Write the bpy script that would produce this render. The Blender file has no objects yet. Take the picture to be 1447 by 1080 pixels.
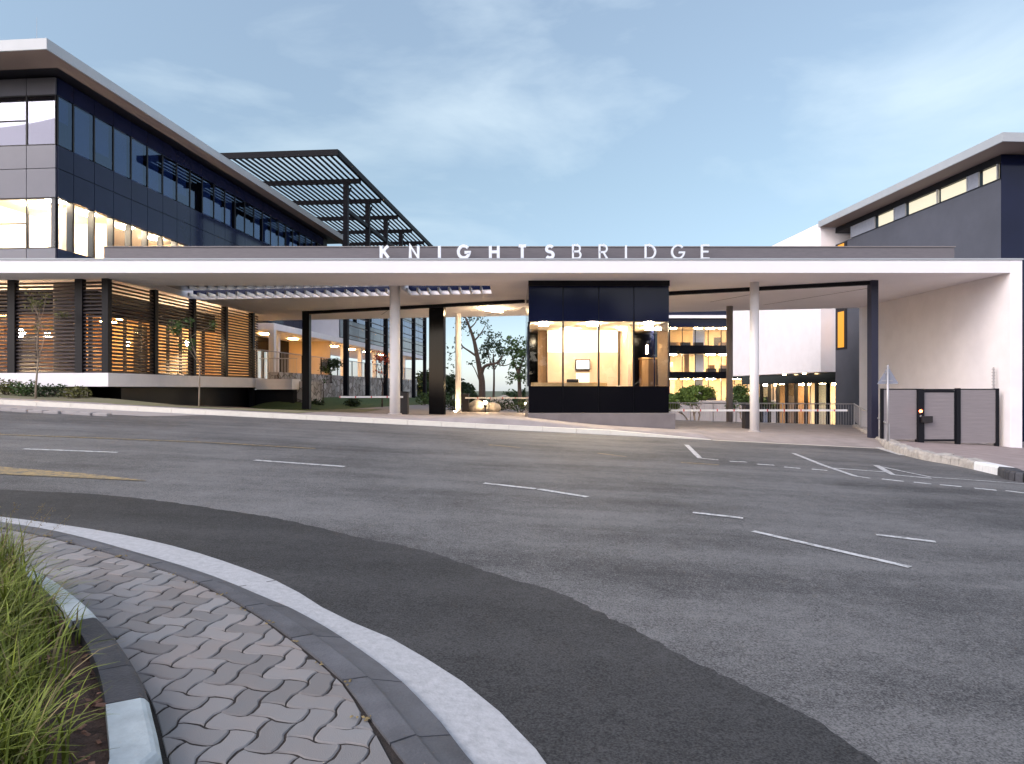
import bpy, bmesh, math, random
from mathutils import Vector, noise as mnoise
random.seed(7)
R = math.radians
scene = bpy.context.scene
col = scene.collection

# ---------------------------------------------------------------- camera, sky, sun, exposure
FPX, CX, CY, EYE = 965.0, 723.5, 550.0, 1.6
cd = bpy.data.cameras.new("camera"); cam = bpy.data.objects.new("camera", cd); col.objects.link(cam)
cam.location = (0, 0, EYE); cam.rotation_euler = (R(90), 0, 0)
cd.sensor_fit = 'HORIZONTAL'; cd.sensor_width = 36.0; cd.lens = 36.0*FPX/1447.0
cd.shift_y = 10.0/1447.0; cd.clip_end = 3000.0; cd.clip_start = 0.05
scene.camera = cam

SUN_EL, SUN_AZ = 34.0, 234.0          # a low sun behind the camera, veiled at dusk
w = bpy.data.worlds.new("World"); scene.world = w; w.use_nodes = True
nt = w.node_tree; nt.nodes.clear()
def wn(t, **k):
    n = nt.nodes.new(t)
    for a, b in k.items(): setattr(n, a, b)
    return n
sky = wn('ShaderNodeTexSky', sky_type='NISHITA', sun_disc=False)
sky.sun_elevation = R(SUN_EL); sky.sun_rotation = R(SUN_AZ); sky.air_density = 1.0; sky.dust_density = 0.7; sky.ozone_density = 1.0
tc = wn('ShaderNodeTexCoord'); mp = wn('ShaderNodeMapping')
mp.inputs['Scale'].default_value = (1.5, 1.5, 4.2); mp.inputs['Rotation'].default_value = (0.0, R(14), R(-35)); mp.inputs['Location'].default_value = (12.3, 4.7, 5.4)
n1 = wn('ShaderNodeTexNoise'); n1.inputs['Scale'].default_value = 1.55; n1.inputs['Detail'].default_value = 9; n1.inputs['Roughness'].default_value = 0.56; n1.inputs['Distortion'].default_value = 0.5
r1 = wn('ShaderNodeValToRGB'); r1.color_ramp.elements[0].position = 0.46; r1.color_ramp.elements[1].position = 0.80
r1.color_ramp.elements[1].color = (0.42, 0.42, 0.42, 1)
hs = wn('ShaderNodeHueSaturation'); hs.inputs['Saturation'].default_value = 0.72; hs.inputs['Value'].default_value = 1.0
mx = wn('ShaderNodeMix', data_type='RGBA'); mx.inputs['B'].default_value = (6.4, 6.6, 6.9, 1)
bg = wn('ShaderNodeBackground'); bg.inputs['Strength'].default_value = 0.086; ow = wn('ShaderNodeOutputWorld')
L = nt.links.new
L(tc.outputs['Generated'], mp.inputs['Vector']); L(mp.outputs['Vector'], n1.inputs['Vector']); L(n1.outputs['Fac'], r1.inputs['Fac'])
L(sky.outputs['Color'], hs.inputs['Color']); L(hs.outputs['Color'], mx.inputs['A']); L(r1.outputs['Color'], mx.inputs['Factor'])
sx_ = wn('ShaderNodeSeparateXYZ'); L(tc.outputs['Generated'], sx_.inputs['Vector'])
gr_ = wn('ShaderNodeValToRGB'); ge_ = gr_.color_ramp.elements
ge_[0].position = 0.0; ge_[0].color = (0.70, 0.76, 0.90, 1); ge_[1].position = 0.50; ge_[1].color = (0.88, 0.95, 0.93, 1)
e_ = ge_.new(0.12); e_.color = (0.52, 0.58, 0.62, 1); e_ = ge_.new(0.28); e_.color = (0.66, 0.735, 0.725, 1)
L(sx_.outputs['Z'], gr_.inputs['Fac'])
gy_ = wn('ShaderNodeMapRange', interpolation_type='SMOOTHSTEP'); gy_.inputs['From Min'].default_value = 0.30; gy_.inputs['From Max'].default_value = -0.65
L(sx_.outputs['Y'], gy_.inputs['Value'])                      # brighter, warmer dusk sky behind the camera
gm_ = wn('ShaderNodeMix', data_type='RGBA'); gm_.inputs['B'].default_value = (1.85, 1.62, 1.56, 1); L(gy_.outputs['Result'], gm_.inputs['Factor']); L(gr_.outputs['Color'], gm_.inputs['A'])
mg_ = wn('ShaderNodeMix', data_type='RGBA', blend_type='MULTIPLY'); mg_.inputs['Factor'].default_value = 1.0
L(mx.outputs['Result'], mg_.inputs['A']); L(gm_.outputs['Result'], mg_.inputs['B']); L(mg_.outputs['Result'], bg.inputs['Color']); L(bg.outputs['Background'], ow.inputs['Surface'])

sd = bpy.data.lights.new("sun", 'SUN'); sun = bpy.data.objects.new("sun", sd); col.objects.link(sun)
sd.energy = 0.70; sd.angle = R(36); sd.color = (1.0, 0.93, 0.88)
_az = R(SUN_AZ); _d = Vector((math.sin(_az)*math.cos(R(SUN_EL)), math.cos(_az)*math.cos(R(SUN_EL)), math.sin(R(SUN_EL))))
sun.rotation_euler = _d.to_track_quat('Z', 'Y').to_euler()

vs = scene.view_settings; vs.view_transform = 'Standard'; vs.look = 'None'; vs.gamma = 1.0; vs.exposure = 1.55
scene.render.engine = 'CYCLES'
scene.cycles.max_bounces = 8; scene.cycles.transparent_max_bounces = 24; scene.cycles.glossy_bounces = 4
scene.cycles.caustics_reflective = False; scene.cycles.caustics_refractive = False
scene.cycles.sample_clamp_indirect = 6.0

# ---------------------------------------------------------------- materials
MAT = {}
def mat(name, color, rough=0.6, metal=0.0, var=0.0, vscale=3.0, bump=0.0, bscale=40.0, spec=0.5, island=0.0, color2=None, mid=None, stretch=None):
    m = bpy.data.materials.new(name); m.use_nodes = True; t = m.node_tree; b = t.nodes['Principled BSDF']
    b.inputs['Roughness'].default_value = rough; b.inputs['Metallic'].default_value = metal; b.inputs['Specular IOR Level'].default_value = spec
    b.inputs['Base Color'].default_value = (*color, 1)
    tcn = t.nodes.new('ShaderNodeTexCoord'); vec = tcn.outputs['Object']
    if stretch:
        mpn = t.nodes.new('ShaderNodeMapping'); mpn.inputs['Scale'].default_value = stretch; t.links.new(vec, mpn.inputs['Vector']); vec = mpn.outputs['Vector']
    src = None
    if var or color2:
        n = t.nodes.new('ShaderNodeTexNoise'); n.inputs['Scale'].default_value = vscale; n.inputs['Detail'].default_value = 7; n.inputs['Roughness'].default_value = 0.62
        t.links.new(vec, n.inputs['Vector'])
        r = t.nodes.new('ShaderNodeValToRGB'); e = r.color_ramp.elements
        e[0].position = 0.30; e[1].position = 0.70
        c2 = color2 or tuple(min(1, c*(1+var)) for c in color); c1 = color if color2 else tuple(c*(1-var) for c in color)
        e[0].color = (*c1, 1); e[1].color = (*c2, 1)
        t.links.new(n.outputs['Fac'], r.inputs['Fac']); src = r.outputs['Color']
    if island:
        g = t.nodes.new('ShaderNodeNewGeometry'); mr = t.nodes.new('ShaderNodeMapRange')
        mr.inputs['To Min'].default_value = 1-island; mr.inputs['To Max'].default_value = 1+island
        t.links.new(g.outputs['Random Per Island'], mr.inputs['Value'])
        h = t.nodes.new('ShaderNodeHueSaturation')
        if src: t.links.new(src, h.inputs['Color'])
        else: h.inputs['Color'].default_value = (*color, 1)
        t.links.new(mr.outputs['Result'], h.inputs['Value'])
        src = h.outputs['Color']
    if src: t.links.new(src, b.inputs['Base Color'])
    if bump:
        n2 = t.nodes.new('ShaderNodeTexNoise'); n2.inputs['Scale'].default_value = bscale; n2.inputs['Detail'].default_value = 5
        t.links.new(vec, n2.inputs['Vector'])
        bp = t.nodes.new('ShaderNodeBump'); bp.inputs['Strength'].default_value = bump; bp.inputs['Distance'].default_value = 0.02
        t.links.new(n2.outputs['Fac'], bp.inputs['Height']); t.links.new(bp.outputs['Normal'], b.inputs['Normal'])
    MAT[name] = m; return m
def emit(name, color, strength):
    m = bpy.data.materials.new(name); m.use_nodes = True; t = m.node_tree; b = t.nodes['Principled BSDF']
    b.inputs['Base Color'].default_value = (color[0]*.25, color[1]*.25, color[2]*.25, 1); b.inputs['Emission Color'].default_value = (*color, 1); b.inputs['Emission Strength'].default_value = strength
    MAT[name] = m; return m
def glass(name, tint, refl=1.0, rcol=(1, 1, 1), ior=1.5, base=0.0):
    m = bpy.data.materials.new(name); m.use_nodes = True; t = m.node_tree; t.nodes.clear()
    o = t.nodes.new('ShaderNodeOutputMaterial'); tr = t.nodes.new('ShaderNodeBsdfTransparent'); tr.inputs['Color'].default_value = (*tint, 1)
    gl = t.nodes.new('ShaderNodeBsdfGlossy'); gl.inputs['Roughness'].default_value = 0.012; gl.inputs['Color'].default_value = (*rcol, 1)
    fr = t.nodes.new('ShaderNodeFresnel'); fr.inputs['IOR'].default_value = ior
    ma = t.nodes.new('ShaderNodeMath'); ma.operation = 'MULTIPLY_ADD'; ma.inputs[1].default_value = refl; ma.inputs[2].default_value = base; ma.use_clamp = True
    mxs = t.nodes.new('ShaderNodeMixShader'); ge = t.nodes.new('ShaderNodeNewGeometry')
    sb = t.nodes.new('ShaderNodeMath'); sb.operation = 'SUBTRACT'; sb.inputs[0].default_value = 1.0; t.links.new(ge.outputs['Backfacing'], sb.inputs[1])
    mu = t.nodes.new('ShaderNodeMath'); mu.operation = 'MULTIPLY'; t.links.new(ma.outputs['Value'], mu.inputs[0]); t.links.new(sb.outputs['Value'], mu.inputs[1])
    t.links.new(fr.outputs['Fac'], ma.inputs[0]); t.links.new(mu.outputs['Value'], mxs.inputs['Fac'])
    t.links.new(tr.outputs['BSDF'], mxs.inputs[1]); t.links.new(gl.outputs['BSDF'], mxs.inputs[2]); t.links.new(mxs.outputs['Shader'], o.inputs['Surface'])
    MAT[name] = m; return m

def asphalt(name, c1, c2, seed):
    m = bpy.data.materials.new(name); m.use_nodes = True; t = m.node_tree; b = t.nodes['Principled BSDF']
    b.inputs['Roughness'].default_value = 0.78; b.inputs['Specular IOR Level'].default_value = 0.35
    tcn = t.nodes.new('ShaderNodeTexCoord')
    def nz(scale, detail, rough=0.6, loc=0.0, sc=(1, 1, 1)):
        mpn = t.nodes.new('ShaderNodeMapping'); mpn.inputs['Location'].default_value = (seed+loc, seed*2, 0); mpn.inputs['Scale'].default_value = sc
        t.links.new(tcn.outputs['Object'], mpn.inputs['Vector'])
        n = t.nodes.new('ShaderNodeTexNoise'); n.inputs['Scale'].default_value = scale; n.inputs['Detail'].default_value = detail; n.inputs['Roughness'].default_value = rough
        t.links.new(mpn.outputs['Vector'], n.inputs['Vector']); return n.outputs['Fac']
    big = nz(0.35, 6, 0.65); streak = nz(0.6, 6, 0.6, 5.0, (0.22, 1.6, 1)); mid = nz(5, 5, 0.7, 8.0); fine = nz(34, 3, 0.75, 2.0); grit = nz(85, 2, 0.6, 3.0)
    def madd(a, k, base):
        n = t.nodes.new('ShaderNodeMath'); n.operation = 'MULTIPLY_ADD'; t.links.new(a, n.inputs[0]); n.inputs[1].default_value = k
        if isinstance(base, float): n.inputs[2].default_value = base
        else: t.links.new(base, n.inputs[2])
        return n.outputs['Value']
    v = madd(big, 1.5, -.2); v = madd(streak, 1.5, v); v = madd(mid, 0.7, v); v = madd(fine, 1.3, v); v = madd(grit, 2.6, v)
    v = madd(v, 1.0, -3.60+0.5)
    r = t.nodes.new('ShaderNodeValToRGB'); r.color_ramp.elements[0].position = 0.0; r.color_ramp.elements[1].position = 1.0
    r.color_ramp.elements[0].color = (*c1, 1); r.color_ramp.elements[1].color = (*c2, 1)
    t.links.new(v, r.inputs['Fac']); t.links.new(r.outputs['Color'], b.inputs['Base Color'])
    bp = t.nodes.new('ShaderNodeBump'); bp.inputs['Strength'].default_value = 0.5; bp.inputs['Distance'].default_value = 0.006
    t.links.new(grit, bp.inputs['Height']); t.links.new(bp.outputs['Normal'], b.inputs['Normal'])
    MAT[name] = m; return m
asphalt('asphalt', (0.036, 0.035, 0.037), (0.190, 0.187, 0.186), 0.0)
asphalt('new_asphalt', (0.012, 0.012, 0.013), (0.066, 0.065, 0.066), 4.0)

def worn_paint(name, c, under, amount=0.5):
    m = mat(name, c, 0.7); t = m.node_tree; b = t.nodes['Principled BSDF']
    tcn = t.nodes.new('ShaderNodeTexCoord'); n = t.nodes.new('ShaderNodeTexNoise'); n.inputs['Scale'].default_value = 13; n.inputs['Detail'].default_value = 8; n.inputs['Roughness'].default_value = 0.75
    r = t.nodes.new('ShaderNodeValToRGB'); r.color_ramp.elements[0].position = amount-0.09; r.color_ramp.elements[1].position = amount+0.09
    r.color_ramp.elements[0].color = (*under, 1); r.color_ramp.elements[1].color = (*c, 1)
    t.links.new(tcn.outputs['Object'], n.inputs['Vector']); t.links.new(n.outputs['Fac'], r.inputs['Fac']); t.links.new(r.outputs['Color'], b.inputs['Base Color'])
    return m
worn_paint('road_paint', (0.60, 0.60, 0.60), (0.17, 0.17, 0.17), 0.455)
worn_paint('yellow_paint', (0.36, 0.25, 0.10), (0.12, 0.11, 0.095), 0.50)
worn_paint('faded_paint', (0.30, 0.30, 0.30), (0.11, 0.11, 0.11), 0.47)

mat('gutter_white', (0.43, 0.43, 0.44), 0.8, var=0.16, vscale=22, bump=0.25, bscale=60)
mat('kerb_light_trail', (0.70, 0.66, 0.58), 0.6, var=0.06, vscale=5)  # warm pale colour stands for the headlight trail along the far kerb
mat('kerb_grey', (0.10, 0.10, 0.11), 0.72, var=0.25, vscale=6, bump=0.3, bscale=70, island=0.12)
mat('kerb_dark', (0.050, 0.050, 0.058), 0.7, var=0.3, vscale=9, bump=0.3, bscale=70, island=0.15)
mat('kerb_painted', (0.46, 0.51, 0.52), 0.65, var=0.16, vscale=9, bump=0.25, bscale=60)
mat('paver', (0.250, 0.216, 0.200), 0.85, color2=(0.215, 0.215, 0.218), vscale=2.2, bump=0.3, bscale=220, island=0.22)
mat('joint_sand', (0.026, 0.019, 0.016), 0.95, var=0.4, vscale=12, bump=0.5, bscale=90)
mat('soil', (0.085, 0.050, 0.036), 0.95, var=0.45, vscale=16, bump=1.0, bscale=45)
mat('mulch', (0.19, 0.095, 0.062), 0.9, island=0.6)
mat('site_paving', (0.30, 0.265, 0.255), 0.75, var=0.18, vscale=1.6, bump=0.3, bscale=20)
mat('pavement_brick', (0.30, 0.245, 0.235), 0.8, var=0.16, vscale=2.2, bump=0.3, bscale=30)
mat('verge', (0.24, 0.21, 0.15), 0.95, color2=(0.15, 0.16, 0.07), vscale=1.1, bump=0.8, bscale=25)
mat('lawn', (0.05, 0.085, 0.022), 0.95, color2=(0.085, 0.12, 0.035), vscale=3, bump=1.0, bscale=35)
mat('terrain', (0.10, 0.10, 0.06), 0.95, color2=(0.06, 0.08, 0.035), vscale=0.15)
mat('rough_stone', (0.40, 0.37, 0.34), 0.9, var=0.3, vscale=5, bump=0.9, bscale=14)

def rubble():
    m = bpy.data.materials.new('rubble'); m.use_nodes = True; t = m.node_tree; b = t.nodes['Principled BSDF']; b.inputs['Roughness'].default_value = 0.9
    tcn = t.nodes.new('ShaderNodeTexCoord'); v1 = t.nodes.new('ShaderNodeTexVoronoi'); v2 = t.nodes.new('ShaderNodeTexVoronoi'); v2.feature = 'DISTANCE_TO_EDGE'
    for v in (v1, v2): v.inputs['Scale'].default_value = 2.6; t.links.new(tcn.outputs['Object'], v.inputs['Vector'])
    sp = t.nodes.new('ShaderNodeSeparateColor'); t.links.new(v1.outputs['Color'], sp.inputs['Color'])
    r = t.nodes.new('ShaderNodeValToRGB'); r.color_ramp.elements[0].color = (.26,.22,.20,1); r.color_ramp.elements[1].color = (.58,.54,.52,1); t.links.new(sp.outputs['Red'], r.inputs['Fac'])
    r2 = t.nodes.new('ShaderNodeValToRGB'); r2.color_ramp.elements[0].position = .02; r2.color_ramp.elements[1].position = .07; r2.color_ramp.elements[0].color = (.42,.40,.38,1); r2.color_ramp.elements[1].color = (1,1,1,1); t.links.new(v2.outputs['Distance'], r2.inputs['Fac'])
    mm = t.nodes.new('ShaderNodeMix'); mm.data_type = 'RGBA'; mm.blend_type = 'MULTIPLY'; mm.inputs['Factor'].default_value = 1; t.links.new(r.outputs['Color'], mm.inputs['A']); t.links.new(r2.outputs['Color'], mm.inputs['B']); t.links.new(mm.outputs['Result'], b.inputs['Base Color'])
    bp = t.nodes.new('ShaderNodeBump'); bp.inputs['Strength'].default_value = .8; bp.inputs['Distance'].default_value = .05; t.links.new(r2.outputs['Color'], bp.inputs['Height']); t.links.new(bp.outputs['Normal'], b.inputs['Normal'])
    MAT['rubble'] = m
rubble()
mat('fascia_white', (0.80, 0.78, 0.79), 0.62, var=0.03, vscale=0.8)
mat('white_render', (0.85, 0.815, 0.835), 0.66, var=0.045, vscale=1.4, bump=0.12, bscale=45)
mat('soffit_white', (0.91, 0.87, 0.88), 0.8, var=0.03, vscale=0.9)
mat('brown_soffit', (0.19, 0.145, 0.125), 0.7, var=0.05, vscale=1.2)
mat('roof_metal', (0.37, 0.39, 0.41), 0.5, metal=0.1, var=0.05, vscale=1.5)
mat('parapet_cladding', (0.135, 0.122, 0.130), 0.6, var=0.12, vscale=26, stretch=(0.12, 1, 1.2))
mat('letter_metal', (0.74, 0.77, 0.81), 0.35, metal=0.15)
mat('navy_panel', (0.007, 0.010, 0.033), 0.10, var=0.12, vscale=0.7, spec=0.16)
mat('black_panel', (0.004, 0.004, 0.006), 0.12, spec=0.13)
mat('grey_panel', (0.12, 0.12, 0.145), 0.16, var=0.05, vscale=0.8, spec=0.4)
mat('dark_render', (0.070, 0.074, 0.094), 0.75, var=0.12, vscale=0.9, bump=0.08, bscale=40)
mat('black_steel', (0.006, 0.006, 0.009), 0.45, spec=0.25)
mat('blue_steel', (0.028, 0.028, 0.050), 0.45, spec=0.3)
mat('pergola_steel', (0.004, 0.004, 0.007), 0.6, spec=0.12)
mat('louvre', (0.046, 0.034, 0.036), 0.55, var=0.2, vscale=3, stretch=(0.4, 0.4, 6))
mat('concrete', (0.36, 0.33, 0.32), 0.8, var=0.10, vscale=2, bump=0.15, bscale=30)
mat('plinth_grey', (0.17, 0.15, 0.15), 0.8, var=0.12, vscale=2)
mat('column_white', (0.82, 0.80, 0.80), 0.55, var=0.03, vscale=2)
mat('column_grey', (0.26, 0.23, 0.22), 0.6, var=0.06, vscale=2)
mat('warm_wall', (0.62, 0.47, 0.30), 0.8, var=0.06, vscale=1)
mat('timber_wall', (0.26, 0.15, 0.07), 0.6, var=0.25, vscale=5, stretch=(3, 3, 0.3))
mat('pale_wall', (0.78, 0.72, 0.60), 0.8)
mat('beige_wall', (0.42, 0.31, 0.23), 0.8, var=0.04, vscale=2)
mat('carpet', (0.20, 0.16, 0.13), 0.9)
mat('blind', (0.62, 0.64, 0.68), 0.8)
mat('grey_blind', (0.34, 0.34, 0.40), 0.8)
mat('desk_wood', (0.55, 0.36, 0.15), 0.35, var=0.15, vscale=6, stretch=(0.4, 4, 4))
mat('galvanised', (0.42, 0.41, 0.42), 0.45, metal=0.5, var=0.08, vscale=6)
mat('sign_back', (0.30, 0.31, 0.36), 0.5, metal=0.3, var=0.08, vscale=5)
mat('fence_panel', (0.29, 0.26, 0.265), 0.65, var=0.08, vscale=8, stretch=(0.3, 1, 5))
mat('white_paint', (0.78, 0.78, 0.78), 0.5)
mat('red_paint', (0.55, 0.05, 0.05), 0.5)
mat('bark', (0.085, 0.060, 0.045), 0.9, var=0.3, vscale=9, bump=0.8, bscale=22)
mat('pale_bark', (0.24, 0.19, 0.14), 0.9, var=0.25, vscale=9, bump=0.4, bscale=22)
mat('leaf', (0.050, 0.090, 0.025), 0.6, island=0.45)
mat('dark_leaf', (0.028, 0.048, 0.018), 0.65, island=0.45)
mat('bright_leaf', (0.095, 0.150, 0.030), 0.6, island=0.4)
mat('olive_leaf', (0.13, 0.13, 0.045), 0.65, island=0.4)
mat('flower', (0.50, 0.08, 0.03), 0.6, island=0.3)
mat('grass_blade', (0.150, 0.180, 0.026), 0.5, island=0.7)
mat('straw', (0.22, 0.165, 0.075), 0.8, island=0.3)
mat('boulder', (0.42, 0.38, 0.33), 0.9, var=0.2, vscale=4, bump=0.7, bscale=9)
mat('bin_black', (0.018, 0.014, 0.014), 0.5)
mat('rubber', (0.02, 0.02, 0.02), 0.8)
mat('paper', (0.75, 0.74, 0.70), 0.8)
emit('lamp_warm', (1.0, 0.68, 0.34), 18.0)
emit('lamp_office', (1.0, 0.72, 0.38), 60.0)
emit('lamp_bright', (1.0, 0.80, 0.53), 150.0)
emit('lit_blind', (1.0, 0.90, 0.66), 0.37)
emit('lamp_spot', (1.0, 0.72, 0.42), 115.0)
emit('lamp_orange', (1.0, 0.56, 0.18), 55.0)
emit('lamp_amber', (1.0, 0.54, 0.18), 46.0)
emit('lamp_strip', (1.0, 0.84, 0.56), 9.0)
emit('screen', (0.85, 0.93, 1.0), 0.5)
emit('led_red', (1.0, 0.12, 0.04), 9.0)
glass('clear_glass', (0.93, 0.93, 0.93), 1.0)
glass('tinted_glass', (0.55, 0.60, 0.68), 1.0, (0.75, 0.82, 1.0), 1.6, 0.03)
glass('mirror_glass', (0.30, 0.38, 0.54), 0.85, (0.62, 0.76, 1.0), 1.8, 0.02)
glass('blue_glass', (0.30, 0.32, 0.36), 1.0, (0.80, 0.83, 1.0), 1.8, 0.06)
# thin leaves let light through
for nm in ('leaf', 'dark_leaf', 'bright_leaf', 'olive_leaf', 'grass_blade'):
    MAT[nm].node_tree.nodes['Principled BSDF'].inputs['Specular IOR Level'].default_value = 0.25

# ---------------------------------------------------------------- helpers
def road_z(x, y): return -0.05*max(-45, min(45, x)) + 0.019*max(-30, min(40, y))
def gp(px, py, off=0.0):
    a = (py-CY)/FPX; b = (px-CX)/FPX
    y = (EYE-off)/(a-0.05*b+0.019)
    return Vector((b*y, y, road_z(b*y, y)+off))
def at(px, py, y): return Vector(((px-CX)/FPX*y, y, EYE-(py-CY)/FPX*y))
def xa(px, y): return (px-CX)/FPX*y
def za(py, y): return EYE-(py-CY)/FPX*y
def sstep(a, b, t):
    t = max(0, min(1, (t-a)/(b-a))); return t*t*(3-2*t)

class Frame:
    def __init__(s, x, y, deg=0.0): s.x, s.y, s.c, s.s = x, y, math.cos(R(deg)), math.sin(R(deg))
    def __call__(s, p): return (s.x+p[0]*s.c+p[1]*s.s, s.y-p[0]*s.s+p[1]*s.c, p[2])
IDENT = lambda p: (p[0], p[1], p[2])

class MB:
    def __init__(s, f=None): s.v = []; s.f = []; s.T = f or IDENT
    def add(s, vs_, fs):
        n = len(s.v); s.v += [s.T(p) for p in vs_]; s.f += [tuple(i+n for i in q) for q in fs]; return s
    def box(s, x0, x1, y0, y1, z0, z1):
        return s.add([(x0,y0,z0),(x1,y0,z0),(x1,y1,z0),(x0,y1,z0),(x0,y0,z1),(x1,y0,z1),(x1,y1,z1),(x0,y1,z1)],
                     [(3,2,1,0),(4,5,6,7),(0,1,5,4),(1,2,6,5),(2,3,7,6),(3,0,4,7)])
    def prism(s, poly, z0, z1):          # poly counter-clockwise
        n = len(poly)
        return s.add([(p[0],p[1],z0) for p in poly]+[(p[0],p[1],z1) for p in poly],
                     [tuple(reversed(range(n))), tuple(range(n,2*n))]+[(i,(i+1)%n,n+(i+1)%n,n+i) for i in range(n)])
    def tube(s, p0, p1, r0, r1=None, n=12, cap=True):
        r1 = r0 if r1 is None else r1
        p0 = Vector(p0); p1 = Vector(p1); d = (p1-p0).normalized()
        a = d.cross(Vector((0,0,1)) if abs(d.z) < 0.95 else Vector((1,0,0))).normalized(); b = d.cross(a)
        vs_ = []
        for p, r in ((p0, r0), (p1, r1)):
            for i in range(n):
                q = p + (a*math.cos(2*math.pi*i/n)+b*math.sin(2*math.pi*i/n))*r; vs_.append(tuple(q))
        fs = [((i+1)%n, i, n+i, n+(i+1)%n) for i in range(n)]
        if cap: fs += [tuple(range(n)), tuple(reversed(range(n, 2*n)))]
        return s.add(vs_, fs)
    def path(s, pts, rs, n=8, cap=True):
        P = [Vector(p) for p in pts]; m = len(P); vs_ = []; ref = None
        for i in range(m):
            d = (P[min(i+1,m-1)]-P[max(i-1,0)]).normalized()
            if ref is None: ref = d.cross(Vector((0,0,1)) if abs(d.z) < 0.9 else Vector((1,0,0))).normalized()
            ref = (ref-d*ref.dot(d)).normalized(); b = d.cross(ref)
            for k in range(n):
                t = 2*math.pi*k/n; vs_.append(tuple(P[i]+(ref*math.cos(t)+b*math.sin(t))*rs[i]))
        fs = [(i*n+(k+1)%n, i*n+k, (i+1)*n+k, (i+1)*n+(k+1)%n) for i in range(m-1) for k in range(n)]
        if cap: fs += [tuple(range(n)), tuple(reversed(range((m-1)*n, m*n)))]
        return s.add(vs_, fs)
    def bar(s, p0, p1, wx, wz):          # square bar between two points
        p0 = Vector(p0); p1 = Vector(p1); d = (p1-p0).normalized()
        up = Vector((0,0,1)) if abs(d.z) < 0.95 else Vector((0,1,0))
        a = d.cross(up).normalized()*wx/2; b = a.normalized().cross(d)*wz/2
        vs_ = [tuple(p+sa*a+sb*b) for p in (p0, p1) for sa, sb in ((-1,-1),(1,-1),(1,1),(-1,1))]
        return s.add(vs_, [(0,1,2,3),(7,6,5,4),(0,4,5,1),(1,5,6,2),(2,6,7,3),(3,7,4,0)])
    def quad(s, a, b, c, d): return s.add([tuple(a),tuple(b),tuple(c),tuple(d)], [(0,1,2,3)])
    def build(s, name, m, parent=None, loc=None, bevel=0.0, smooth=False, label=None):
        me = bpy.data.meshes.new(name)
        o0 = origin(parent) if parent else Vector(loc or (0,0,0))
        me.from_pydata([tuple(Vector(p)-o0) for p in s.v], [], s.f); me.update()
        me.materials.append(MAT[m] if isinstance(m, str) else m)
        o = bpy.data.objects.new(name, me); col.objects.link(o)
        if parent: o.parent = parent
        else: o.location = o0
        if bevel:
            md = o.modifiers.new('bevel', 'BEVEL'); md.width = bevel; md.segments = 2; md.limit_method = 'ANGLE'; md.angle_limit = R(40)
        if smooth: me.shade_smooth()
        if label: o['label'] = label
        return o
def origin(o):
    v = Vector((0,0,0))
    while o: v += o.location; o = o.parent
    return v
def tag(o, label, cat, group=None, kind=None):
    if label: o['label'] = label
    if cat: o['category'] = cat
    if group: o['group'] = group
    if kind: o['kind'] = kind
    return o
def thing(name, label, cat, loc, group=None):
    o = bpy.data.objects.new(name, None); col.objects.link(o); o.location = loc; o.empty_display_size = 0.3
    return tag(o, label, cat, group)
def struct(o, label, cat=None, kind='structure'):
    o['kind'] = kind
    if label: o['label'] = label
    if cat: o['category'] = cat
    return o
def smooth_curve(pts, n=6):
    out = []
    P = [pts[0]]+list(pts)+[pts[-1]]
    for i in range(1, len(P)-2):
        p0, p1, p2, p3 = P[i-1], P[i], P[i+1], P[i+2]
        for k in range(n):
            t = k/n
            out.append(0.5*((2*p1)+(p2-p0)*t+(2*p0-5*p1+4*p2-p3)*t*t+(3*p1-p0-3*p2+p3)*t**3))
    out.append(pts[-1]); return out
def resample(pts, n):
    ds = [0.0]
    for a, b in zip(pts, pts[1:]): ds.append(ds[-1]+(b-a).length)
    out = []; j = 0
    for i in range(n):
        t = ds[-1]*i/(n-1)
        while j < len(ds)-2 and ds[j+1] < t: j += 1
        k = (t-ds[j])/max(1e-9, ds[j+1]-ds[j]); out.append(pts[j].lerp(pts[j+1], k))
    return out
def strip(rows):                          # rows of equal length -> lofted sheet
    m = MB(); n = len(rows[0])
    vs_ = [tuple(p) for r in rows for p in r]; fs = []
    for i in range(len(rows)-1):
        for k in range(n-1):
            fs.append((i*n+k, i*n+k+1, (i+1)*n+k+1, (i+1)*n+k))
    return m.add(vs_, fs)

# ---------------------------------------------------------------- ground
def site_z(x, y):
    xc = max(-30, min(17, x))
    hk = -0.05*xc+0.55; hb = min(0.60, -0.03*xc+0.40)
    h = hk+(hb-hk)*sstep(20.6, 31, y)
    h -= 1.0*sstep(31.5, 40, y)*sstep(4, 9, x)
    h += .17*math.exp(-((x+.2)/2.2)**2)*sstep(27,23,y)
    h -= 1.1*sstep(48, 85, y)
    drive = sstep(5.6, 6.2, x)
    k = sstep(20.22, 20.45, y)*(1-drive)+sstep(20.2, 22.4, y)*drive
    base = road_z(xc, 20.2)+0.004
    return base+(h-base)*k
def sheet(xs, ys, zf):
    return strip([[Vector((x, y, zf(x, y))) for x in xs] for y in ys])
def rng(a, b, n): return [a+(b-a)*i/(n-1) for i in range(n)]

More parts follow.
